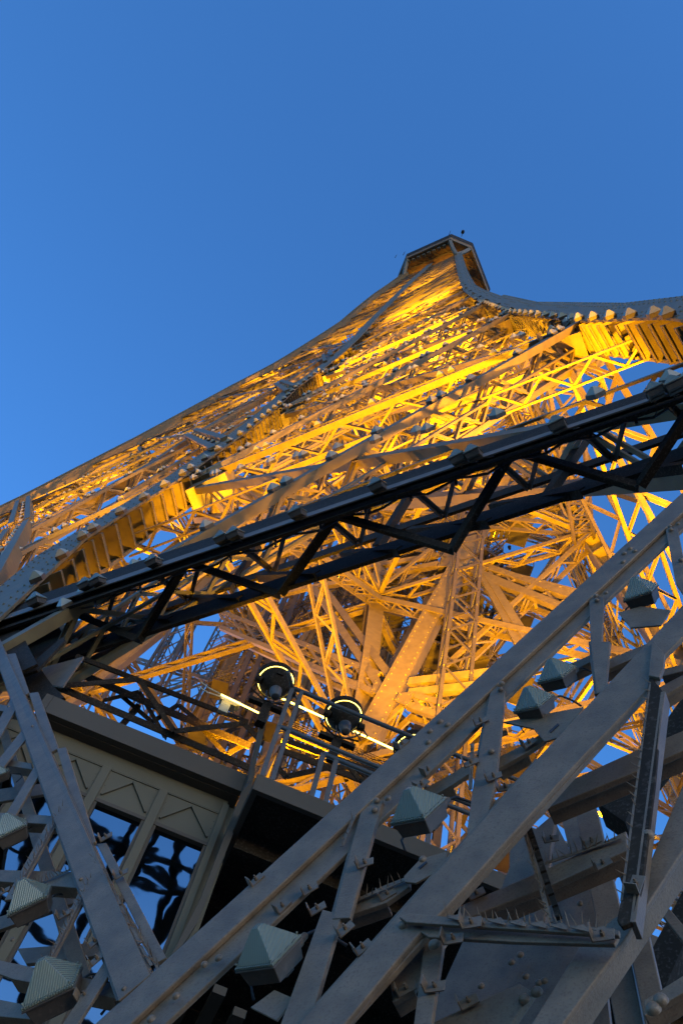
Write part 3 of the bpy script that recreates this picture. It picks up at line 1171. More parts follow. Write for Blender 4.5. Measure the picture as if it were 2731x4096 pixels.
for i in range(8):
    f0, f1 = i / 8, (i + 0.8) / 8
    a = (480 + 760 * f0, 1228 + 62 * f0)
    b = (480 + 760 * f1, 1228 + 62 * f1)
    npoly([g2(*a), g2(a[0] + 60, a[1] - 16), g2(b[0] + 6, b[1] + 2), g2(b[0], b[1] + 12)], -0.085, 0.004, "spike_base", None, 0)
    a = (845 + 140 * f0, 820 + 420 * f0)
    b = (845 + 140 * f1, 820 + 420 * f1)
    npoly([g2(*a), g2(a[0] + 26, a[1] - 10), g2(b[0] + 26, b[1] - 10), g2(b[0], b[1])], 0.2, 0.02, "spike_base", DARK, 0)
rivets([g2(*p) for p in ((450, 330), (485, 345), (405, 375), (398, 425))] + [g6(*p) for p in ((1035, 1480), (1085, 1505), (978, 1530), (968, 1615))], 0.0, 0.024)
rivets([g2(*p) for p in ((160, 692), (213, 682), (150, 735), (685, 465), (728, 182), (735, 155), (372, 962))] + [g1(*p) for p in ((940, 1445), (1005, 1415), (810, 1590), (695, 1695))] +
       [g6(*p) for p in ((700, 1950), (705, 1990), (800, 1920), (1435, 1260), (1440, 1290), (1515, 1235), (1540, 1590))], 0.0, 0.021)
rivets([g2(*p) for p in ((285, 1265), (425, 1355), (1405, 850), (1465, 1610), (1430, 1650))], -0.03, 0.028)
# pipe under the lower boom
mb = MB()
mb.tube([face(*g2(1110, 495), 0.05), face(*g2(900, 745), 0.05), face(*g2(705, 925), 0.05)], 0.03, 10)
mb.tube([face(*g2(560, 1100), 0.05), face(*g2(480, 1200), 0.05)], 0.032, 10)
mb.build("conduit", NEAR, tower, 0, True)
for p, b, a in ((g2(280, 435), 0.0, .9), (g2(400, 555), 0.03, .9), (g2(640, 330), 0.0, .3), (g2(595, 520), 0.0, .3), (g2(730, 392), .1, .3), (g2(700, 585), 0.0, .2), (g2(755, 635), .1, 0), (g2(862, 430), .1, .6),
                (g2(110, 982), 0.0, .2), (g2(212, 1125), .1, .5), (g2(370, 622), .03, .8), (g2(1150, 885), .28, .4), (g2(965, 870), .7, 0), (g2(1200, 985), .28, .4), (g2(598, 1258), -.09, 0), (g2(620, 1122), .28, .4),
                (g2(1352, 1080), -.06, 1.2), (g2(1200, 1315), -.09, 0), (g2(515, 1330), -.05, 0), (g2(585, 1620), .24, .4), (g2(300, 1560), .1, .4), (g2(430, 1550), .05, 0), (g2(100, 1370), 0.0, .7), (g2(20, 1285), 0.0, .7),
                (g1(1178, 1058), 0.0, .9), (g1(1300, 1180), .03, .9), (g1(1425, 1100), .03, .5), (g1(1460, 1190), .03, .5), (g1(560, 1030), .02, .5), (g1(490, 860), 0.02, .5), (g1(300, 1215), .03, .5), (g1(440, 1340), 0.02, .8), (g1(450, 1420), 0.02, .8), (g1(20, 1110), .05, .5), (g1(395, 1590), .05, .2)):
    clamp(p, b, 0.045, a)
# slotted lamp brackets
for q in ([(285, 1040), (360, 960), (480, 925), (470, 1000), (340, 1070), (290, 1065)], [(740, 330), (900, 300), (1110, 260), (1000, 400), (930, 420), (880, 360)], [(700, 690), (860, 650), (840, 730), (720, 790), (640, 800)]):
    npoly([g2(*p) for p in q], 0.05, 0.012, "lamp_bracket", None, 0.002)
npoly([g2(352, 998), g2(388, 968), g2(392, 976), g2(358, 1006)], 0.045, 0.004, "slot", CABLE, 0)
npoly([g2(952, 372), g2(992, 335), g2(998, 343), g2(958, 380)], 0.045, 0.004, "slot", CABLE, 0)
npoly([(2470, 2450), (2560, 2425), (2680, 2440), (2640, 2500), (2520, 2510)], 0.06, 0.012, "lamp_bracket", None, 0.002)
npoly([g1(1150, 1640), g1(1260, 1560), g1(1350, 1600), g1(1270, 1700)], 0.05, 0.012, "lamp_bracket", None, 0.002)

# ------------------------------------------------------------------ the horizontal girder and its end joint, shade painted in as a darker colour
def band(pa, pb, za, back, th, name, mat=DARK):
    """straight boom across the picture between two traced edges"""
    return npoly([pa[0], pb[0], pb[1], pa[1]], back, th, name, mat, 0)


BT = 0.0
mb = MB()
F = lambda p, b: face(p[0], p[1], b)
for (e0, e1, back, th) in ((((-60, 2455), (900, 2122)), ((2760, 1478), (2760, 1520)), 0.0, 0.05),):
    pass
ub = lambda x: 2520 - 0.3400 * (x)      # lower edge of the outer boom
ut = lambda x: 2432 - 0.3360 * (x)      # upper edge
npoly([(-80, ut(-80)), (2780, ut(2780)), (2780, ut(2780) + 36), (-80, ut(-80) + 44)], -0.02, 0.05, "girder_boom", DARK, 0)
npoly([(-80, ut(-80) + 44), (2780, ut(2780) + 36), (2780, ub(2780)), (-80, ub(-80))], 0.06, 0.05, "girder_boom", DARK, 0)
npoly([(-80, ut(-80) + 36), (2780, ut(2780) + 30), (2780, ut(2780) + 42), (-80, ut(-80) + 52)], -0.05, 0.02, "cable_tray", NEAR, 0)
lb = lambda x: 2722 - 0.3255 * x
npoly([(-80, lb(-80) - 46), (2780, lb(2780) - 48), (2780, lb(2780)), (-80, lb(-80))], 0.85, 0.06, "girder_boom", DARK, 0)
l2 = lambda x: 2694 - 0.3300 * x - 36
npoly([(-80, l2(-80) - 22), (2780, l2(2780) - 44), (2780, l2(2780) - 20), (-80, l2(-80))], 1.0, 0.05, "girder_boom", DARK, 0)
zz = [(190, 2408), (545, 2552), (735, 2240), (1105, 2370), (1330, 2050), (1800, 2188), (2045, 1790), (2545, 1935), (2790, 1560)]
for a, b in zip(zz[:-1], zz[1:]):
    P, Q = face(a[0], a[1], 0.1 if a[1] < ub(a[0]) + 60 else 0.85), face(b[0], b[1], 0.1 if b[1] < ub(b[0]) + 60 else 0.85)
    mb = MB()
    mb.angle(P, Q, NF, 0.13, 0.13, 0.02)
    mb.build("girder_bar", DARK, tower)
for a, b in (((430, 2520), (590, 2230)), ((910, 2350), (1060, 2120)), ((1500, 2180), (1680, 1890)), ((2160, 2000), (2350, 1720)), ((281, 2545), (415, 2554)), ((513, 2464), (679, 2469)), ((763, 2384), (960, 2384)), ((1031, 2295), (1268, 2286)), ((1366, 2206), (1594, 2188)), ((1632, 2112), (1952, 2074)), ((1960, 2013), (2325, 1952)), ((2340, 1905), (2731, 1850))):
    P, Q = face(a[0], a[1], 0.95), face(b[0], b[1], 0.78)
    mb = MB()
    mb.angle(P, Q, NF, 0.11, 0.11, 0.02, -1)
    mb.build("girder_bar", DARK, tower)
# lighter second lacing to the rear boom
for i in range(16):
    x0 = 120 + i * 170
    P, Q = face(x0, ub(x0) - 10, 0.15), face(x0 + (120 if i % 2 else -40), l2(x0 + (120 if i % 2 else -40)) - 20, 0.95)
    mb = MB()
    mb.angle(P, Q, NF, 0.07, 0.07, 0.015)
    mb.build("girder_bar", DARK, tower)
# cable hung under the outer boom
pts = []
mb = MB()
for i in range(40):
    x = 330 + i * 60
    y = ub(x) + 26 + 12 * math.sin(i * 1.7)
    pts.append(face(x, y, 0.2))
mb.tube(pts, 0.018, 6)
for i in range(13):
    x = 380 + i * 180
    mb.tube([face(x, ub(x) - 5, 0.1), face(x + 4, ub(x) + 40, 0.2)], 0.02, 5)
mb.build("girder_cable", CABLE, tower)
# joint with the inner chord
for q, b in (([(-40, 2550), (65, 2488), (150, 2655), (75, 2690), (-40, 2640)], 0.15), ([(70, 2488), (210, 2452), (258, 2548), (142, 2648)], 0.5), ([(142, 2640), (250, 2548), (262, 2560), (150, 2680), (95, 2700), (80, 2690)], 0.3),
             ([(92, 2700), (152, 2660), (210, 2740), (260, 2790), (160, 2820), (120, 2790)], 0.5)):
    npoly([p for p in q], b, 0.04, "joint_plate", DARK, 0)
npoly([(165, 2672), (335, 2626), (252, 2744), (200, 2738)], 0.55, 0.03, "joint_plate", NEAR, 0)
npoly([(232, 2505), (330, 2478), (292, 2530), (255, 2545)], 0.7, 0.03, "joint_plate", NEAR, 0)

# ------------------------------------------------------------------ strobe lamps with pyramid glass
def lamp(c, n, e, s, label, group, parts=True, yaw=0.0, gland=-1, cable=None):
    """square lamp: c the middle of its back, n the way its glass points, s its width"""
    n = nrm(n)
    e = nrm(e - n * np.dot(e, n))
    b = np.cross(n, e)
    e, b = e * math.cos(yaw) + b * math.sin(yaw), b * math.cos(yaw) - e * math.sin(yaw)
    K = lambda x, y, h: c + e * x * s + b * y * s + n * h * s

    def frus(mb, r0, h0, r1, h1, ry=1.0):
        sg = [(-1, -1), (1, -1), (1, 1), (-1, 1)]
        mb.hexa([K(x * r0, y * r0 * ry, h0) for x, y in sg], [K(x * r1, y * r1 * ry, h1) for x, y in sg])
    if not parts:
        mb = MB()
        frus(mb, 0.5, 0.0, 0.5, 0.35)
        frus(mb, 0.5, 0.36, 0.10, 0.85)
        return mb
    t = thing("strobe_lamp", label, "strobe lamp", (0, 0, 0), group)
    mb = MB()
    frus(mb, 0.42, 0.0, 0.48, 0.36)
    frus(mb, 0.53, 0.345, 0.53, 0.39)
    mb.beam(K(-.35, 0, -.02), K(.35, 0, -.02), n, .3 * s, .05 * s)
    mb.build("housing", LAMPB, t, 0.006)
    mb = MB()
    frus(mb, 0.52, 0.395, 0.52, 0.455)
    frus(mb, 0.49, 0.457, 0.09, 1.0)
    for x in (-1, 1):
        for y in (-1, 1):
            mb.tube([K(x * .47, y * .47, .49), K(x * .47, y * .47, .53)], 0.03 * s, 6)
    mb.build("glass_cover", LENS, t, 0.004)
    mb = MB()
    mb.tube([K(gland * .2, .48, .2), K(gland * .2, .72, .2), K(gland * .2, .73, .2), K(gland * .2, .95, .2)], [.11 * s, .11 * s, .085 * s, .075 * s], 10)
    mb.build("cable_gland", NEAR, t, 0, True)
    mb = MB()
    p0 = K(gland * .2, .95, .2)
    mb.tube([p0, K(gland * .2, 1.25, .12), K(gland * .35, 1.5, -.15), K(gland * .6, 1.55, -.45)], 0.035 * s, 8)
    mb.build("cable", CABLE, t, 0, True)
    mb = MB()
    a0 = K(gland * -.3, .5, .15)
    mb.tube([a0, K(gland * -.5, .8, .1), K(gland * -.95, .75, -.1), K(gland * -1.05, .2, -.3), K(gland * -.7, -.2, -.4)], 0.03 * s, 8)
    mb.build("cable", CABLE, t, 0, True)
    return t


NEARL = [
    (g2(385, 815), 0.30, "dusty square strobe lamp with ribbed pyramid glass just under the upper grey boom", 0.08, -0.5),
    (g2(905, 300), 0.24, "front lamp of the overlapping pair between the two grey booms", 0.08, -0.6),
    (g2(1010, 165), 0.24, "rear lamp of the overlapping pair between the two grey booms", 0.10, -0.6),
    ((2580, 2415), 0.26, "strobe lamp alone near the right end of the upper grey boom, above its pair", 0.10, -0.4),
    (g1(1270, 1480), 0.31, "strobe lamp with scratched chalk marked glass low under the upper boom", 0.08, -0.4),
    (g1(15, 600), 0.20, "half cut lamp topmost on the left lattice girder", 0.12, 0.4),
    (g1(75, 880), 0.31, "second lamp down on the left lattice girder, greenish glass", 0.12, 0.5),
    (g1(165, 1220), 0.33, "third lamp down on the left lattice girder, gland and cable hanging below", 0.12, 0.4),
    (g1(280, 1640), 0.36, "lowest lamp on the left lattice girder, cut by the picture's bottom", 0.12, 0.3),
]
for (u, v), s, lab, back, yaw in NEARL:
    c = face(u, v, back)
    lamp(c, NF * 0.9 + np.array([-.1, 0, .25]), np.array([1.0, 0, 0.2]), s * 0.78, lab, "strobe lamps close to the viewer", True, yaw, 1 if u > 1000 else -1)

# lamps along the dark girder: single and in pairs
GL = [(150, "strobe lamp at the left end of the dark girder, bluest glass"), (348, "left lamp of the close pair nearest the dark girder's left end"), (395, "right lamp of the close pair nearest the dark girder's left end"), (620, "single lamp between the two left pairs on the dark girder"),
      (895, "left lamp of the second close pair on the dark girder"), (945, "right lamp of the second close pair on the dark girder"), (1195, "single lamp on the dark girder beside a bright golden plate"), (1515, "single lamp about the middle of the dark girder"),
      (1840, "left lamp of the close pair right of the dark girder's middle"), (1900, "right lamp of the close pair right of the dark girder's middle"), (2238, "single lamp on the right half of the dark girder"), (2630, "left lamp of the pair at the dark girder's right end"), (2705, "right lamp of the pair at the dark girder's right end")]
for x, lab in GL:
    c = face(x, ut(x) + 40, -0.07)
    lamp(c, np.array([-.15, -.75, .75]), np.array([1.0, 0, 0.0]), 0.21 if x > 300 else 0.25, lab, "strobe lamps on the dark girder")

# lamps further up: on the chords' brackets and on the braces
far = []
for (p, n, e) in chord_lamps:
    d = np.linalg.norm(p)
    if d < 75:
        far.append((d, p, n, e, 0.25, "c"))
for (p, n, e) in brace_lamps:
    d = np.linalg.norm(p)
    far.append((d, p, n, e, 0.2, "b"))


def seen(p):
    q = AX.T @ p
    u, v = CX + FPX * q[0] / q[2], CY + FPX * q[1] / q[2]
    return q[2] > 0 and -40 < u < 2771 and -40 < v < 4136


far = sorted([f for f in far if seen(f[1])], key=lambda f: f[0])[:270]
pm = None
for i, (d, p, n, e, s, kd) in enumerate(far):
    # one mesh for all, turned and placed per lamp
    if pm is None:
        mb = lamp(np.zeros(3), np.array([0, 0, 1.0]), np.array([1.0, 0, 0]), 1.0, "", "", False)
        me = bpy.data.meshes.new("strobe_lamp")
        me.from_pydata(mb.v, [], mb.f)
        me.materials.append(LAMPB)
        me.materials.append(LENSF)
        for j, po in enumerate(me.polygons):
            po.material_index = 0 if j < 6 else 1
        pm = me
    o = bpy.data.objects.new("strobe_lamp", pm)
    C.objects.link(o)
    z = nrm(n)
    x = nrm(e - z * np.dot(e, z))
    y = np.cross(z, x)
    M4 = Matrix.Identity(4)
    for a in range(3):
        M4[a][0], M4[a][1], M4[a][2], M4[a][3] = x[a] * s, y[a] * s, z[a] * s, p[a]
    o.matrix_world = M4
    xr = p[0] - XT
    if kd == "c":
        if xr > mf(p[2]) + 3:
            tag(o, "small strobe lamp on a golden bracket under the right riveted grey chord", "strobe lamp", "strobe lamps along the right chord")
        else:
            tag(o, "small strobe lamp on a golden bracket of the middle riveted grey chord", "strobe lamp", "strobe lamps along the middle chord")
    elif xr < mf(p[2]) - 0.5:
        if p[2] > 96:
            tag(o, "tiny strobe lamp on the narrow upper left half of the tower", "strobe lamp", "strobe lamps on the upper left tower")
        else:
            tag(o, "small strobe lamp on the long braces between the left edge and the middle chord", "strobe lamp", "strobe lamps left of the middle chord")
    elif p[2] > 74:
        tag(o, "tiny strobe lamp among the golden braces right of the upper middle chord", "strobe lamp", "strobe lamps on the upper right tower")
    elif p[2] > 42:
        tag(o, "small strobe lamp on the golden braces halfway up the right leg", "strobe lamp", "strobe lamps halfway up the right leg")
    else:
        tag(o, "strobe lamp on the big golden braces just above the dark girder", "strobe lamp", "strobe lamps just above the dark girder")

# ------------------------------------------------------------------ glazed pavilion, its roof edge, the upper terrace and its railing (all turned 45 degrees to the tower)
EA = np.array([1, 1, 0]) / math.sqrt(2)        # along the wall
EN = np.array([1, -1, 0]) / math.sqrt(2)       # out of the wall, towards the viewer
UPV = np.array([0, 0, 1.0])


SC = 1.22             # the drawing below is in units of 1.22 m


def PV(a, z, d):
    return (EA * a - EN * d + UPV * z) * SC


def on45(u, v, d):
    """point of the upright plane D units away that is turned 45 degrees to the tower"""
    return np.array(onplane(u, v, -EN * d * SC, EN))


def pbox(mb, a0, a1, z0, z1, d0, d1):
    """box between two distances from the viewer (d0 nearer)"""
    mb.hexa([PV(a0, z0, d0), PV(a1, z0, d0), PV(a1, z1, d0), PV(a0, z1, d0)], [PV(a0, z0, d1), PV(a1, z0, d1), PV(a1, z1, d1), PV(a0, z1, d1)])


pav = thing("pavilion", "olive grey pavilion with tall reflecting windows and chevron panels under a flat roof", "pavilion")
DW = 7.5
mb = MB()
pbox(mb, -4.2, 0.28, 6.478, 6.66, DW - 0.01, DW + 0.1)
pbox(mb, -4.2, 0.28, -1.6, 2.2, DW - 0.01, DW + 0.1)
pbox(mb, 0.232, 0.30, -1.6, 6.6, DW - 0.035, DW + 0.1)
pbox(mb, 0.30, 0.44, -1.6, 6.7, DW + 0.06, 12.0)
mb.build("wall", PAV, pav, 0.004)
bat = []
for i in range(7):
    c = -0.37 - 0.615 * i
    mb = MB()
    pbox(mb, c - 0.045, c + 0.045, 2.2, 6.476, DW - 0.03, DW + 0.1)
    mb.build("mullion", PAV, pav, 0.004)
for i in range(7):
    c0 = -0.37 - 0.615 * i + 0.045
    c1 = c0 + 0.615 - 0.09 if i else 0.232
    mb = MB()
    pbox(mb, c0, c1, 6.095, 6.476, DW + 0.0, DW + 0.08)
    m = (c0 + c1) / 2 - 0.005
    for (x0, z0, x1, z1) in ((c0 + 0.03, 6.145, m, 6.425), (m, 6.425, c1 - 0.03, 6.145)):
        A, B = PV(x0, z0, DW), PV(x1, z1, DW)
        mb.beam(A, B, EN, 0.022, 0.03, -0.03)
    pbox(mb, c0 + .004, c1 - .004, 6.463, 6.474, DW - 0.012, DW + 0.0)
    for (x, z) in [(c0 + .03 + (c1 - c0 - .06) * k / 4, 6.45) for k in range(5)] + [(c0 + .022, 6.36), (c0 + .022, 6.27), (c1 - .022, 6.36), (c1 - .022, 6.27)]:
        mb.dome(PV(x, z, DW), EN, 0.007, 0.006, 6)
    mb.build("chevron_panel", PAV, pav)
    w = MB()
    pbox(w, c0, c1, 6.055, 6.093, DW - 0.01, DW + 0.09)
    pbox(w, c0, c0 + 0.03, 2.3, 6.055, DW + 0.0, DW + 0.09)
    pbox(w, c1 - 0.03, c1, 2.3, 6.055, DW + 0.0, DW + 0.09)
    pbox(w, c0, c1, 2.2, 2.3, DW - 0.01, DW + 0.09)
    wo = w.build("window", PAVD, pav)
    g = MB()
    pbox(g, c0 + 0.031, c1 - 0.031, 2.301, 6.054, DW + 0.05, DW + 0.06)
    g.build("pane", GLASSW, wo)
r = MB()
pbox(r, -1.80, 0.36, 6.662, 6.90, 7.29, 7.37)
pbox(r, -1.88, -1.802, 6.662, 6.90, 7.29, 9.5)
pbox(r, -1.80, 0.36, 6.655, 6.661, 7.372, 8.2)
pbox(r, -1.80, 0.36, 6.82, 6.90, 7.372, 9.5)
r.build("roof", PAVD, pav, 0.004)

# upper terrace with its dark underside
ter = thing("upper_terrace", "grey edge beam and dark underside of the upper terrace beside the pavilion", "terrace")
mb = MB()
pbox(mb, 0.41, 7.0, 6.115, 6.31, 6.6, 6.66)
pbox(mb, 0.41, 0.47, 6.115, 6.31, 6.662, 12.0)
mb.build("edge_beam", PAVD, ter, 0.004)
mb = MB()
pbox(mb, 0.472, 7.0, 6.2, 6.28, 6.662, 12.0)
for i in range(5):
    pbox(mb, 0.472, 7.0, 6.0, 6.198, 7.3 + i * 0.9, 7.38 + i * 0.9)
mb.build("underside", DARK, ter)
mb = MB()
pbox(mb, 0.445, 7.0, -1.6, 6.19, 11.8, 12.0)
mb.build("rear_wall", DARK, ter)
mb = MB()
mb.plate([on45(u, v, 9.4) for u, v in (g1(1075, 965), g1(1180, 1000), g1(1170, 1050), g1(1065, 1010))], EN, 0.05)
mb.build("soffit_panel", RUST, ter)
mb = MB()
mb.plate([on45(u, v, 7.25) for u, v in ((1000, 3080), (1024, 3070), (1008, 3150), (790, 3690), (700, 3830), (680, 3830), (800, 3600))], EN, 0.12)
mb.plate([on45(u, v, 7.0) for u, v in ((1058, 2830), (1078, 2840), (1010, 3110), (985, 3140))], EN, 0.1)
mb.build("corner_post", PAVD, ter, 0.003)
mb = MB()
for i in range(6):
    pbox(mb, 0.5 + i * 0.25, 0.5 + i * 0.25 + 0.12, 4.9, 4.98, 7.6 + 0.2 * i, 9.5)
mb.build("service_duct", PAVD, ter)

rail = thing("railing", "dark tube railing with paired flat posts on the upper terrace edge", "railing")
DR = 6.62
for a in (0.455, 0.56):
    mb = MB()
    pbox(mb, a - 0.022, a + 0.022, 6.312, 7.63, DR - 0.02, DR + 0.0)
    pbox(mb, a - 0.022, a - 0.012, 6.312, 7.63, DR, DR + 0.05)
    mb.dome(PV(a, 6.45, DR - 0.02), EN, 0.012, 0.01, 8)
    mb.build("post", GREY, rail, 0.003)
for i in range(5):
    for a in (0.965 + 1.05 * i, 1.11 + 1.05 * i):
        mb = MB()
        pbox(mb, a - 0.025, a + 0.025, 6.312, 6.9, DR - 0.015, DR + 0.015)
        mb.build("post", GREY, rail, 0.003)
for z, a0 in ((7.645, 0.44), (7.025, 0.45), (6.90, 0.97)):
    mb = MB()
    mb.tube([PV(a0, z, DR), PV(6.5, z, DR)], 0.031, 12)
    mb.build("rail_tube", GREY, rail, 0, True)
mb = MB()
mb.tube([PV(0.34, 7.63, DR - 0.2), PV(0.455, 7.645, DR)], 0.026, 10)
mb.build("rail_tube", GREY, rail, 0, True)

# dark roof-top girders behind the parapet
rg = thing("roof_girder", "dark bolted lattice girder running above the pavilion roof", "girder")


def rgb(pts, d, w=0.07, name="girder_angle"):
    w = w * SC
    P = [on45(u, v, d) for u, v in pts]
    for a, b in zip(P[:-1], P[1:]):
        mb = MB()
        mb.angle(a, b, EN, w, w, 0.012)
        for f in (0.06, 0.94):
            mb.dome(a + (b - a) * f, EN, 0.016, 0.012, 6)
        mb.build(name, DARK, rg)


rgb([g1(270, 165), g1(640, 132), g1(800, 372), g1(1120, 335), g1(1205, 425)], 8.2, 0.075)
rgb([g1(180, 130), g1(1160, 545)], 8.3, 0.10)
rgb([g1(350, 25), g1(1140, 330)], 8.6, 0.08)
rgb([g1(260, 60), g1(1150, 440)], 9.2, 0.12)
rgb([g1(200, 250), g1(1150, 590)], 8.9, 0.10)
rgb([g1(480, 230), g1(640, 190), g1(760, 400)], 9.0, 0.06)
rgb([g1(560, 210), g1(700, 330), g1(820, 250), g1(1000, 400), g1(1130, 330)], 9.3, 0.07)
rgb([g1(640, 250), g1(560, 340)], 9.3, 0.07)
rgb([g1(900, 330), g1(1040, 480), g1(1180, 400)], 9.3, 0.07)
r5 = lambda x, y: (900 + x * .3827, 2650 + y * .3827)
rgb([r5(520, 1060), r5(640, 1190), r5(960, 1120), r5(1120, 1090), r5(1300, 1090), r5(1420, 1230)], 7.6, 0.07)
rgb([r5(560, 900), r5(1000, 1060), r5(1500, 1250)], 8.2, 0.10)
rgb([r5(600, 800), r5(1568, 1150)], 8.6, 0.10)
rgb([r5(650, 860), r5(850, 1000), r5(1000, 960), r5(1180, 1120), r5(1300, 1050), r5(1500, 1200)], 8.8, 0.08)
# mesh guard beyond
mg = thing("mesh_guard", "fine dark wire mesh guard strip behind the railing", "mesh guard")
mb = MB()
A, B = on45(*r5(640, 720), 9.0), on45(*r5(1700, 1170), 9.0)
for i in range(70):
    c = A + (B - A) * i / 70
    mb.tube([c, c + UPV * 0.28], 0.006, 4, False)
for k in range(7):
    mb.tube([A + UPV * 0.05 * k, B + UPV * 0.05 * k], 0.006, 4, False)
mb.build("wire_mesh", DARK, mg)
mb = MB()
mb.beam(A, B, EN, 0.05, 0.04)
mb.build("bottom_bar", DARK, mg)

# floodlights on the terrace edge
FL = [(r5(530, 205), "leftmost round black floodlight above the twin railing posts, rim glowing yellow", 0.25),
      (r5(1240, 560), "middle of the three round black floodlights, rim glowing yellow behind the rail tube", 0.25),
      (r5(1965, 915), "rightmost floodlight, half hidden by the grey lattice boom", 0.25)]
ax = nrm(np.array([-0.29, 0.06, 1.0]))
for (u, v), lab, R in FL:
    c = on45(u, v, 6.9)
    t = thing("floodlight", lab, "floodlight", (0, 0, 0), "floodlights on the terrace edge")
    b1 = nrm(np.cross(ax, EA))
    b2 = np.cross(ax, b1)

    def rings(mb, prof, k=28):
        mb.tube([c + ax * h for h, r in prof], [r for h, r in prof], k)
    mb = MB()
    rings(mb, [(-0.24, 0.07), (-0.22, 0.075), (-0.195, 0.11), (-0.15, 0.165), (-0.08, R * 0.80), (-0.03, R * 0.92), (0.0, R * 0.935)])
    mb.build("bowl", DARK, t, 0, True)
    mb = MB()
    rings(mb, [(-0.40, 0.05), (-0.39, 0.06), (-0.25, 0.085), (-0.235, 0.085)], 16)
    mb.build("neck", GREY, t, 0, True)
    mb = MB()
    for i in range(28):
        a0, a1 = 2 * math.pi * i / 28, 2 * math.pi * (i + 1) / 28
        q = lambda a, r, h: c + ax * h + (b1 * math.cos(a) + b2 * math.sin(a)) * r
        mb.hexa([q(a0, R * 1.0, -.01), q(a0, R * 1.07, -.01), q(a0, R * 1.07, .085), q(a0, R * 1.0, .085)], [q(a1, R * 1.0, -.01), q(a1, R * 1.07, -.01), q(a1, R * 1.07, .085), q(a1, R * 1.0, .085)])
    mb.build("rim", DARK, t)
    mb = MB()
    rings(mb, [(0.015, R * 0.985), (0.03, R * 0.99), (0.05, R * 0.985)])
    mb.build("lit_glass", GLOW, t, 0, True)
    mb = MB()
    for s in (1, -1):
        o = EA * s * (R + 0.03)
        mb = MB()
        mb.tube([c + o * .72 - ax * 0.12, c + o - ax * 0.10], 0.055, 12)
        mb.build("pivot", DARK, t)
    mb = MB()
    o = EA * (R + 0.05)
    mb.tube([c - o * .8 - ax * .12, c - o * .9 - UPV * 0.3, c - o * .2 - UPV * 0.42, c + o * .9 - UPV * 0.35, c + o * .9 - ax * .1], 0.014, 8)
    pbx = c - UPV * 0.45
    mb.beam(pbx - EA * .25, pbx + EA * .25, EN, 0.06, 0.08)
    mb.beam(pbx, pbx - UPV * 0.35, EN, 0.12, 0.12)
    mb.build("yoke", DARK, t)
    mb = MB()
    s0 = c - ax * 0.30
    mb.tube([s0 - EA * .12 - UPV * .02, s0 - EA * .10 - UPV * .12, s0 - UPV * .2, s0 + EA * .14 - UPV * .1, s0 + EA * .22 + UPV * .02], 0.012, 6)
    mb.tube([c + o - UPV * .1, c + o + EA * .08 - UPV * .2, c + o - UPV * .32, c + o - EA * .1 - UPV * .2], 0.012, 6)
    mb.build("cable", CABLE, t)
    mb = MB()
    pc = c + EN * R * 0.80 - ax * 0.07
    mb.beam(pc - EA * .05, pc + EA * .05, EN, 0.02, 0.02, -0.01)
    mb.build("latch", DARK, t)
    l = bpy.data.lights.new("flood_beam", 'SPOT')
    l.energy = 150
    l.spot_size = R_(70)
    l.spot_blend = 0.6
    l.shadow_soft_size = 0.15
    l.color = (1.0, 0.51, 0.005)
    lo = bpy.data.objects.new("flood_beam", l)
    C.objects.link(lo)
    lo.location = c + ax * 0.16
    lo.rotation_euler = Vector(-ax).to_track_quat('Z', 'Y').to_euler()
    lo.parent = t
# pipe behind the floodlights, their light on it put in as glow; small box
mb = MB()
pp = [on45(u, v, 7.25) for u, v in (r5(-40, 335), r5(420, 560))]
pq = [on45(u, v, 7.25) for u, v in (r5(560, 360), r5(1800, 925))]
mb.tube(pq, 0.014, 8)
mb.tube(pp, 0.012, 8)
o = mb.build("pipe_with_added_glow", GLOW, None)
tag(o, "thin pipe behind the round floodlights, its yellow floodlighting put in as glow", "pipe")
sb = thing("sensor_box", "small yellow lit box on a bracket left of the floodlights", "sensor box")
cc = on45(*r5(75, 395), 7.3)
mb = MB()
mb.beam(cc - EA * 0.16, cc + EA * 0.13, EN, 0.09, 0.12)
mb.build("case", CREAM, sb, 0.01)
mb = MB()
mb.beam(cc - UPV * .06 - EA * .06, cc - UPV * 0.26 - EA * .06, EN, 0.13, 0.06)
mb.beam(cc - UPV * .05 - EA * .1, cc - UPV * .05 + EA * .08, EN, 0.05, 0.14)
mb.build("bracket", CREAM, sb, 0.005)
mb = MB()
for k in range(2):
    q = cc - EA * 0.16 + UPV * (0.02 - 0.04 * k)
    mb.tube([q, q - EA * 0.2 + UPV * (0.03 - .05 * k), q - EA * 0.34 + UPV * (0.08 - .06 * k)], [0.012, 0.012, 0.009], 6)
mb.build("antenna", CREAM, sb)

# lattice screen over the terrace behind the viewer, mirrored in the windows
gl = thing("gallery_lattice", "dark curved lattice over the terrace, seen only mirrored in the pavilion windows", "lattice")
O0 = np.array([6.5, -6.2, 21.0])
g_u, g_v = nrm(np.array([0.75, 0.66, 0.0])), nrm(np.array([-0.44, 0.5, 0.75]))
g_n = np.cross(g_u, g_v)
rs = random.Random(5)
for i in range(11):
    a = O0 + g_u * (-5.5 + i * 1.1) - g_v * 12
    b = a + g_u * rs.uniform(-4.5, 4.5) + g_v * 17
    m = (a + b) / 2 + g_u * rs.uniform(-1, 1)
    mb = MB()
    mb.beam(a, m, g_n, 0.32, 0.25)
    mb.beam(m, b, g_n, 0.32, 0.25)
    mb.build("lattice_bar", DARK, gl)
for i in range(14):
    a = O0 - g_u * 6 + g_v * (-11 + i * 1.15)
    b = a + g_u * 12 + g_v * rs.uniform(-4, 2)
    mb = MB()
    mb.beam(a, b, g_n, 0.24, 0.2, 0.4)
    mb.build("lattice_bar", DARK, gl)

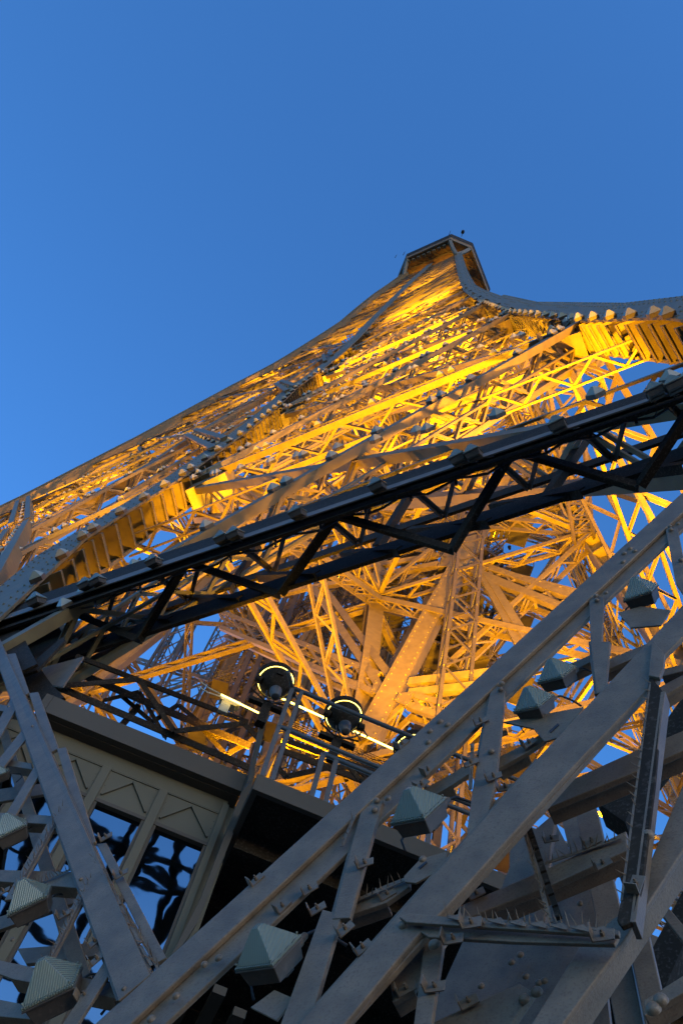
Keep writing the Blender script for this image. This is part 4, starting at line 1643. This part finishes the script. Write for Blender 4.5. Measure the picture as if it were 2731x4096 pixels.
# terrace floor under the viewer
mb = MB()
mb.beam(np.array([-60, -8, -1.6]), np.array([60, -8, -1.6]), np.array([0, 0, 1.0]), 40, 0.3)
o = mb.build("terrace_floor", FLOOR, None)
o["kind"] = "structure"
mb = MB()
mb.beam(np.array([-4000, 0, -117.0]), np.array([4000, 0, -117.0]), np.array([0, 0, 1.0]), 8000, 0.5)
o = mb.build("ground", FLOOR, None)
o["kind"] = "structure"

# ------------------------------------------------------------------ projectors inside the tower
def projector(p, target, energy, ang, label, size=0.4, group="projectors inside the tower"):
    p, target = np.asarray(p, float), np.asarray(target, float)
    d = nrm(target - p)
    t = thing("projector", label, "floodlight", (0, 0, 0), group)
    mb = MB()
    mb.tube([p - d * 0.55, p - d * 0.5, p - d * 0.2, p - d * 0.06], [0.07, 0.12, 0.17, 0.18], 12)
    mb.build("housing", DARK, t)
    mb = MB()
    mb.tube([p - d * 0.06, p - d * 0.04], [0.16, 0.16], 12)
    mb.build("lamp_glass", GLOW, t)
    l = bpy.data.lights.new("sodium_beam", 'SPOT')
    l.energy = energy * 0.72
    l.spot_size = R_(ang)
    l.spot_blend = 0.5
    l.shadow_soft_size = size
    l.color = (1.0, 0.455, 0.003)
    lo = bpy.data.objects.new("sodium_beam", l)
    C.objects.link(lo)
    lo.location = p
    lo.rotation_euler = Vector(-d).to_track_quat('Z', 'Y').to_euler()
    lo.parent = t


PL = "projector standing inside the tower, aimed up its golden lattice"
for k, sc in ((0, 1.0), (3, 0.55), (1, 0.4), (2, 0.2)):
    Q = lambda x, y, z: lean(AXP + ROT[k] @ np.array([x, y, z]))
    z = 11.5
    w = wf(z)
    projector(Q(w - 3, -w + 6, z), Q((mf(60) + wf(60)) / 2, -wf(60) + 2, 60), 28000 * sc, 90, PL, 0.3)
    projector(Q(22, -w + 8, z), Q(wf(55) - 4, -wf(55) + 4, 55), 18000 * sc, 95, PL, 0.3)
    z = 46.0
    c = (mf(z) + wf(z)) / 2
    projector(Q(c, -c, z), Q(4, -wf(110), 110), 64000 * sc, 75, PL)
    z = 82.0
    c = (mf(z) + wf(z)) / 2
    projector(Q(c, -c, z), Q(2, -wf(150) + 0.5, 150), 54000 * sc, 70, PL)
    z = 118.0
    projector(Q(3, -5, z), Q(1, -2, 165), 20000 * sc, 75, PL)
for p, q, en, ang, lab in ((pf(wf(8) - 4.5, 8.5, 5.0), pf(wf(30) - 0.6, 30, 0.6), 5500, 70, "projector close to the right riveted chord, aimed up along its brackets"),
                           (pf(wf(34) - 5.5, 34, 3.0), pf(wf(75) - 0.6, 75, 0.6), 13000, 60, "projector high beside the right riveted chord, aimed up along its brackets"),
                           (pf(mf(10) + 4.0, 9.5, 4.0), pf(mf(34) + 0.6, 34, 0.6), 6500, 75, "projector close to the middle riveted chord, aimed up along its brackets"),
                           (pf(-mf(20) - 3.0, 12, 4.0), pf(-wf(60) + 3, 60, 2.0), 75000, 95, "projector low in the left leg, aimed up along its front braces"),
                           (pf(0, 12, 6.0), pf(2, 50, 1.0), 42000, 100, "projector between the front legs, aimed up at the long braces of the gap")):
    projector(p, q, en, ang, lab, 0.25)
projector(face(1905, 2815, 5.0), face(1800, 2330, 12.0), 75000, 34, "added unseen lamp for the heavy golden brace, behind the grey boom", 0.25)  # extra lamp added only to brighten the heavy brace, kept out of sight
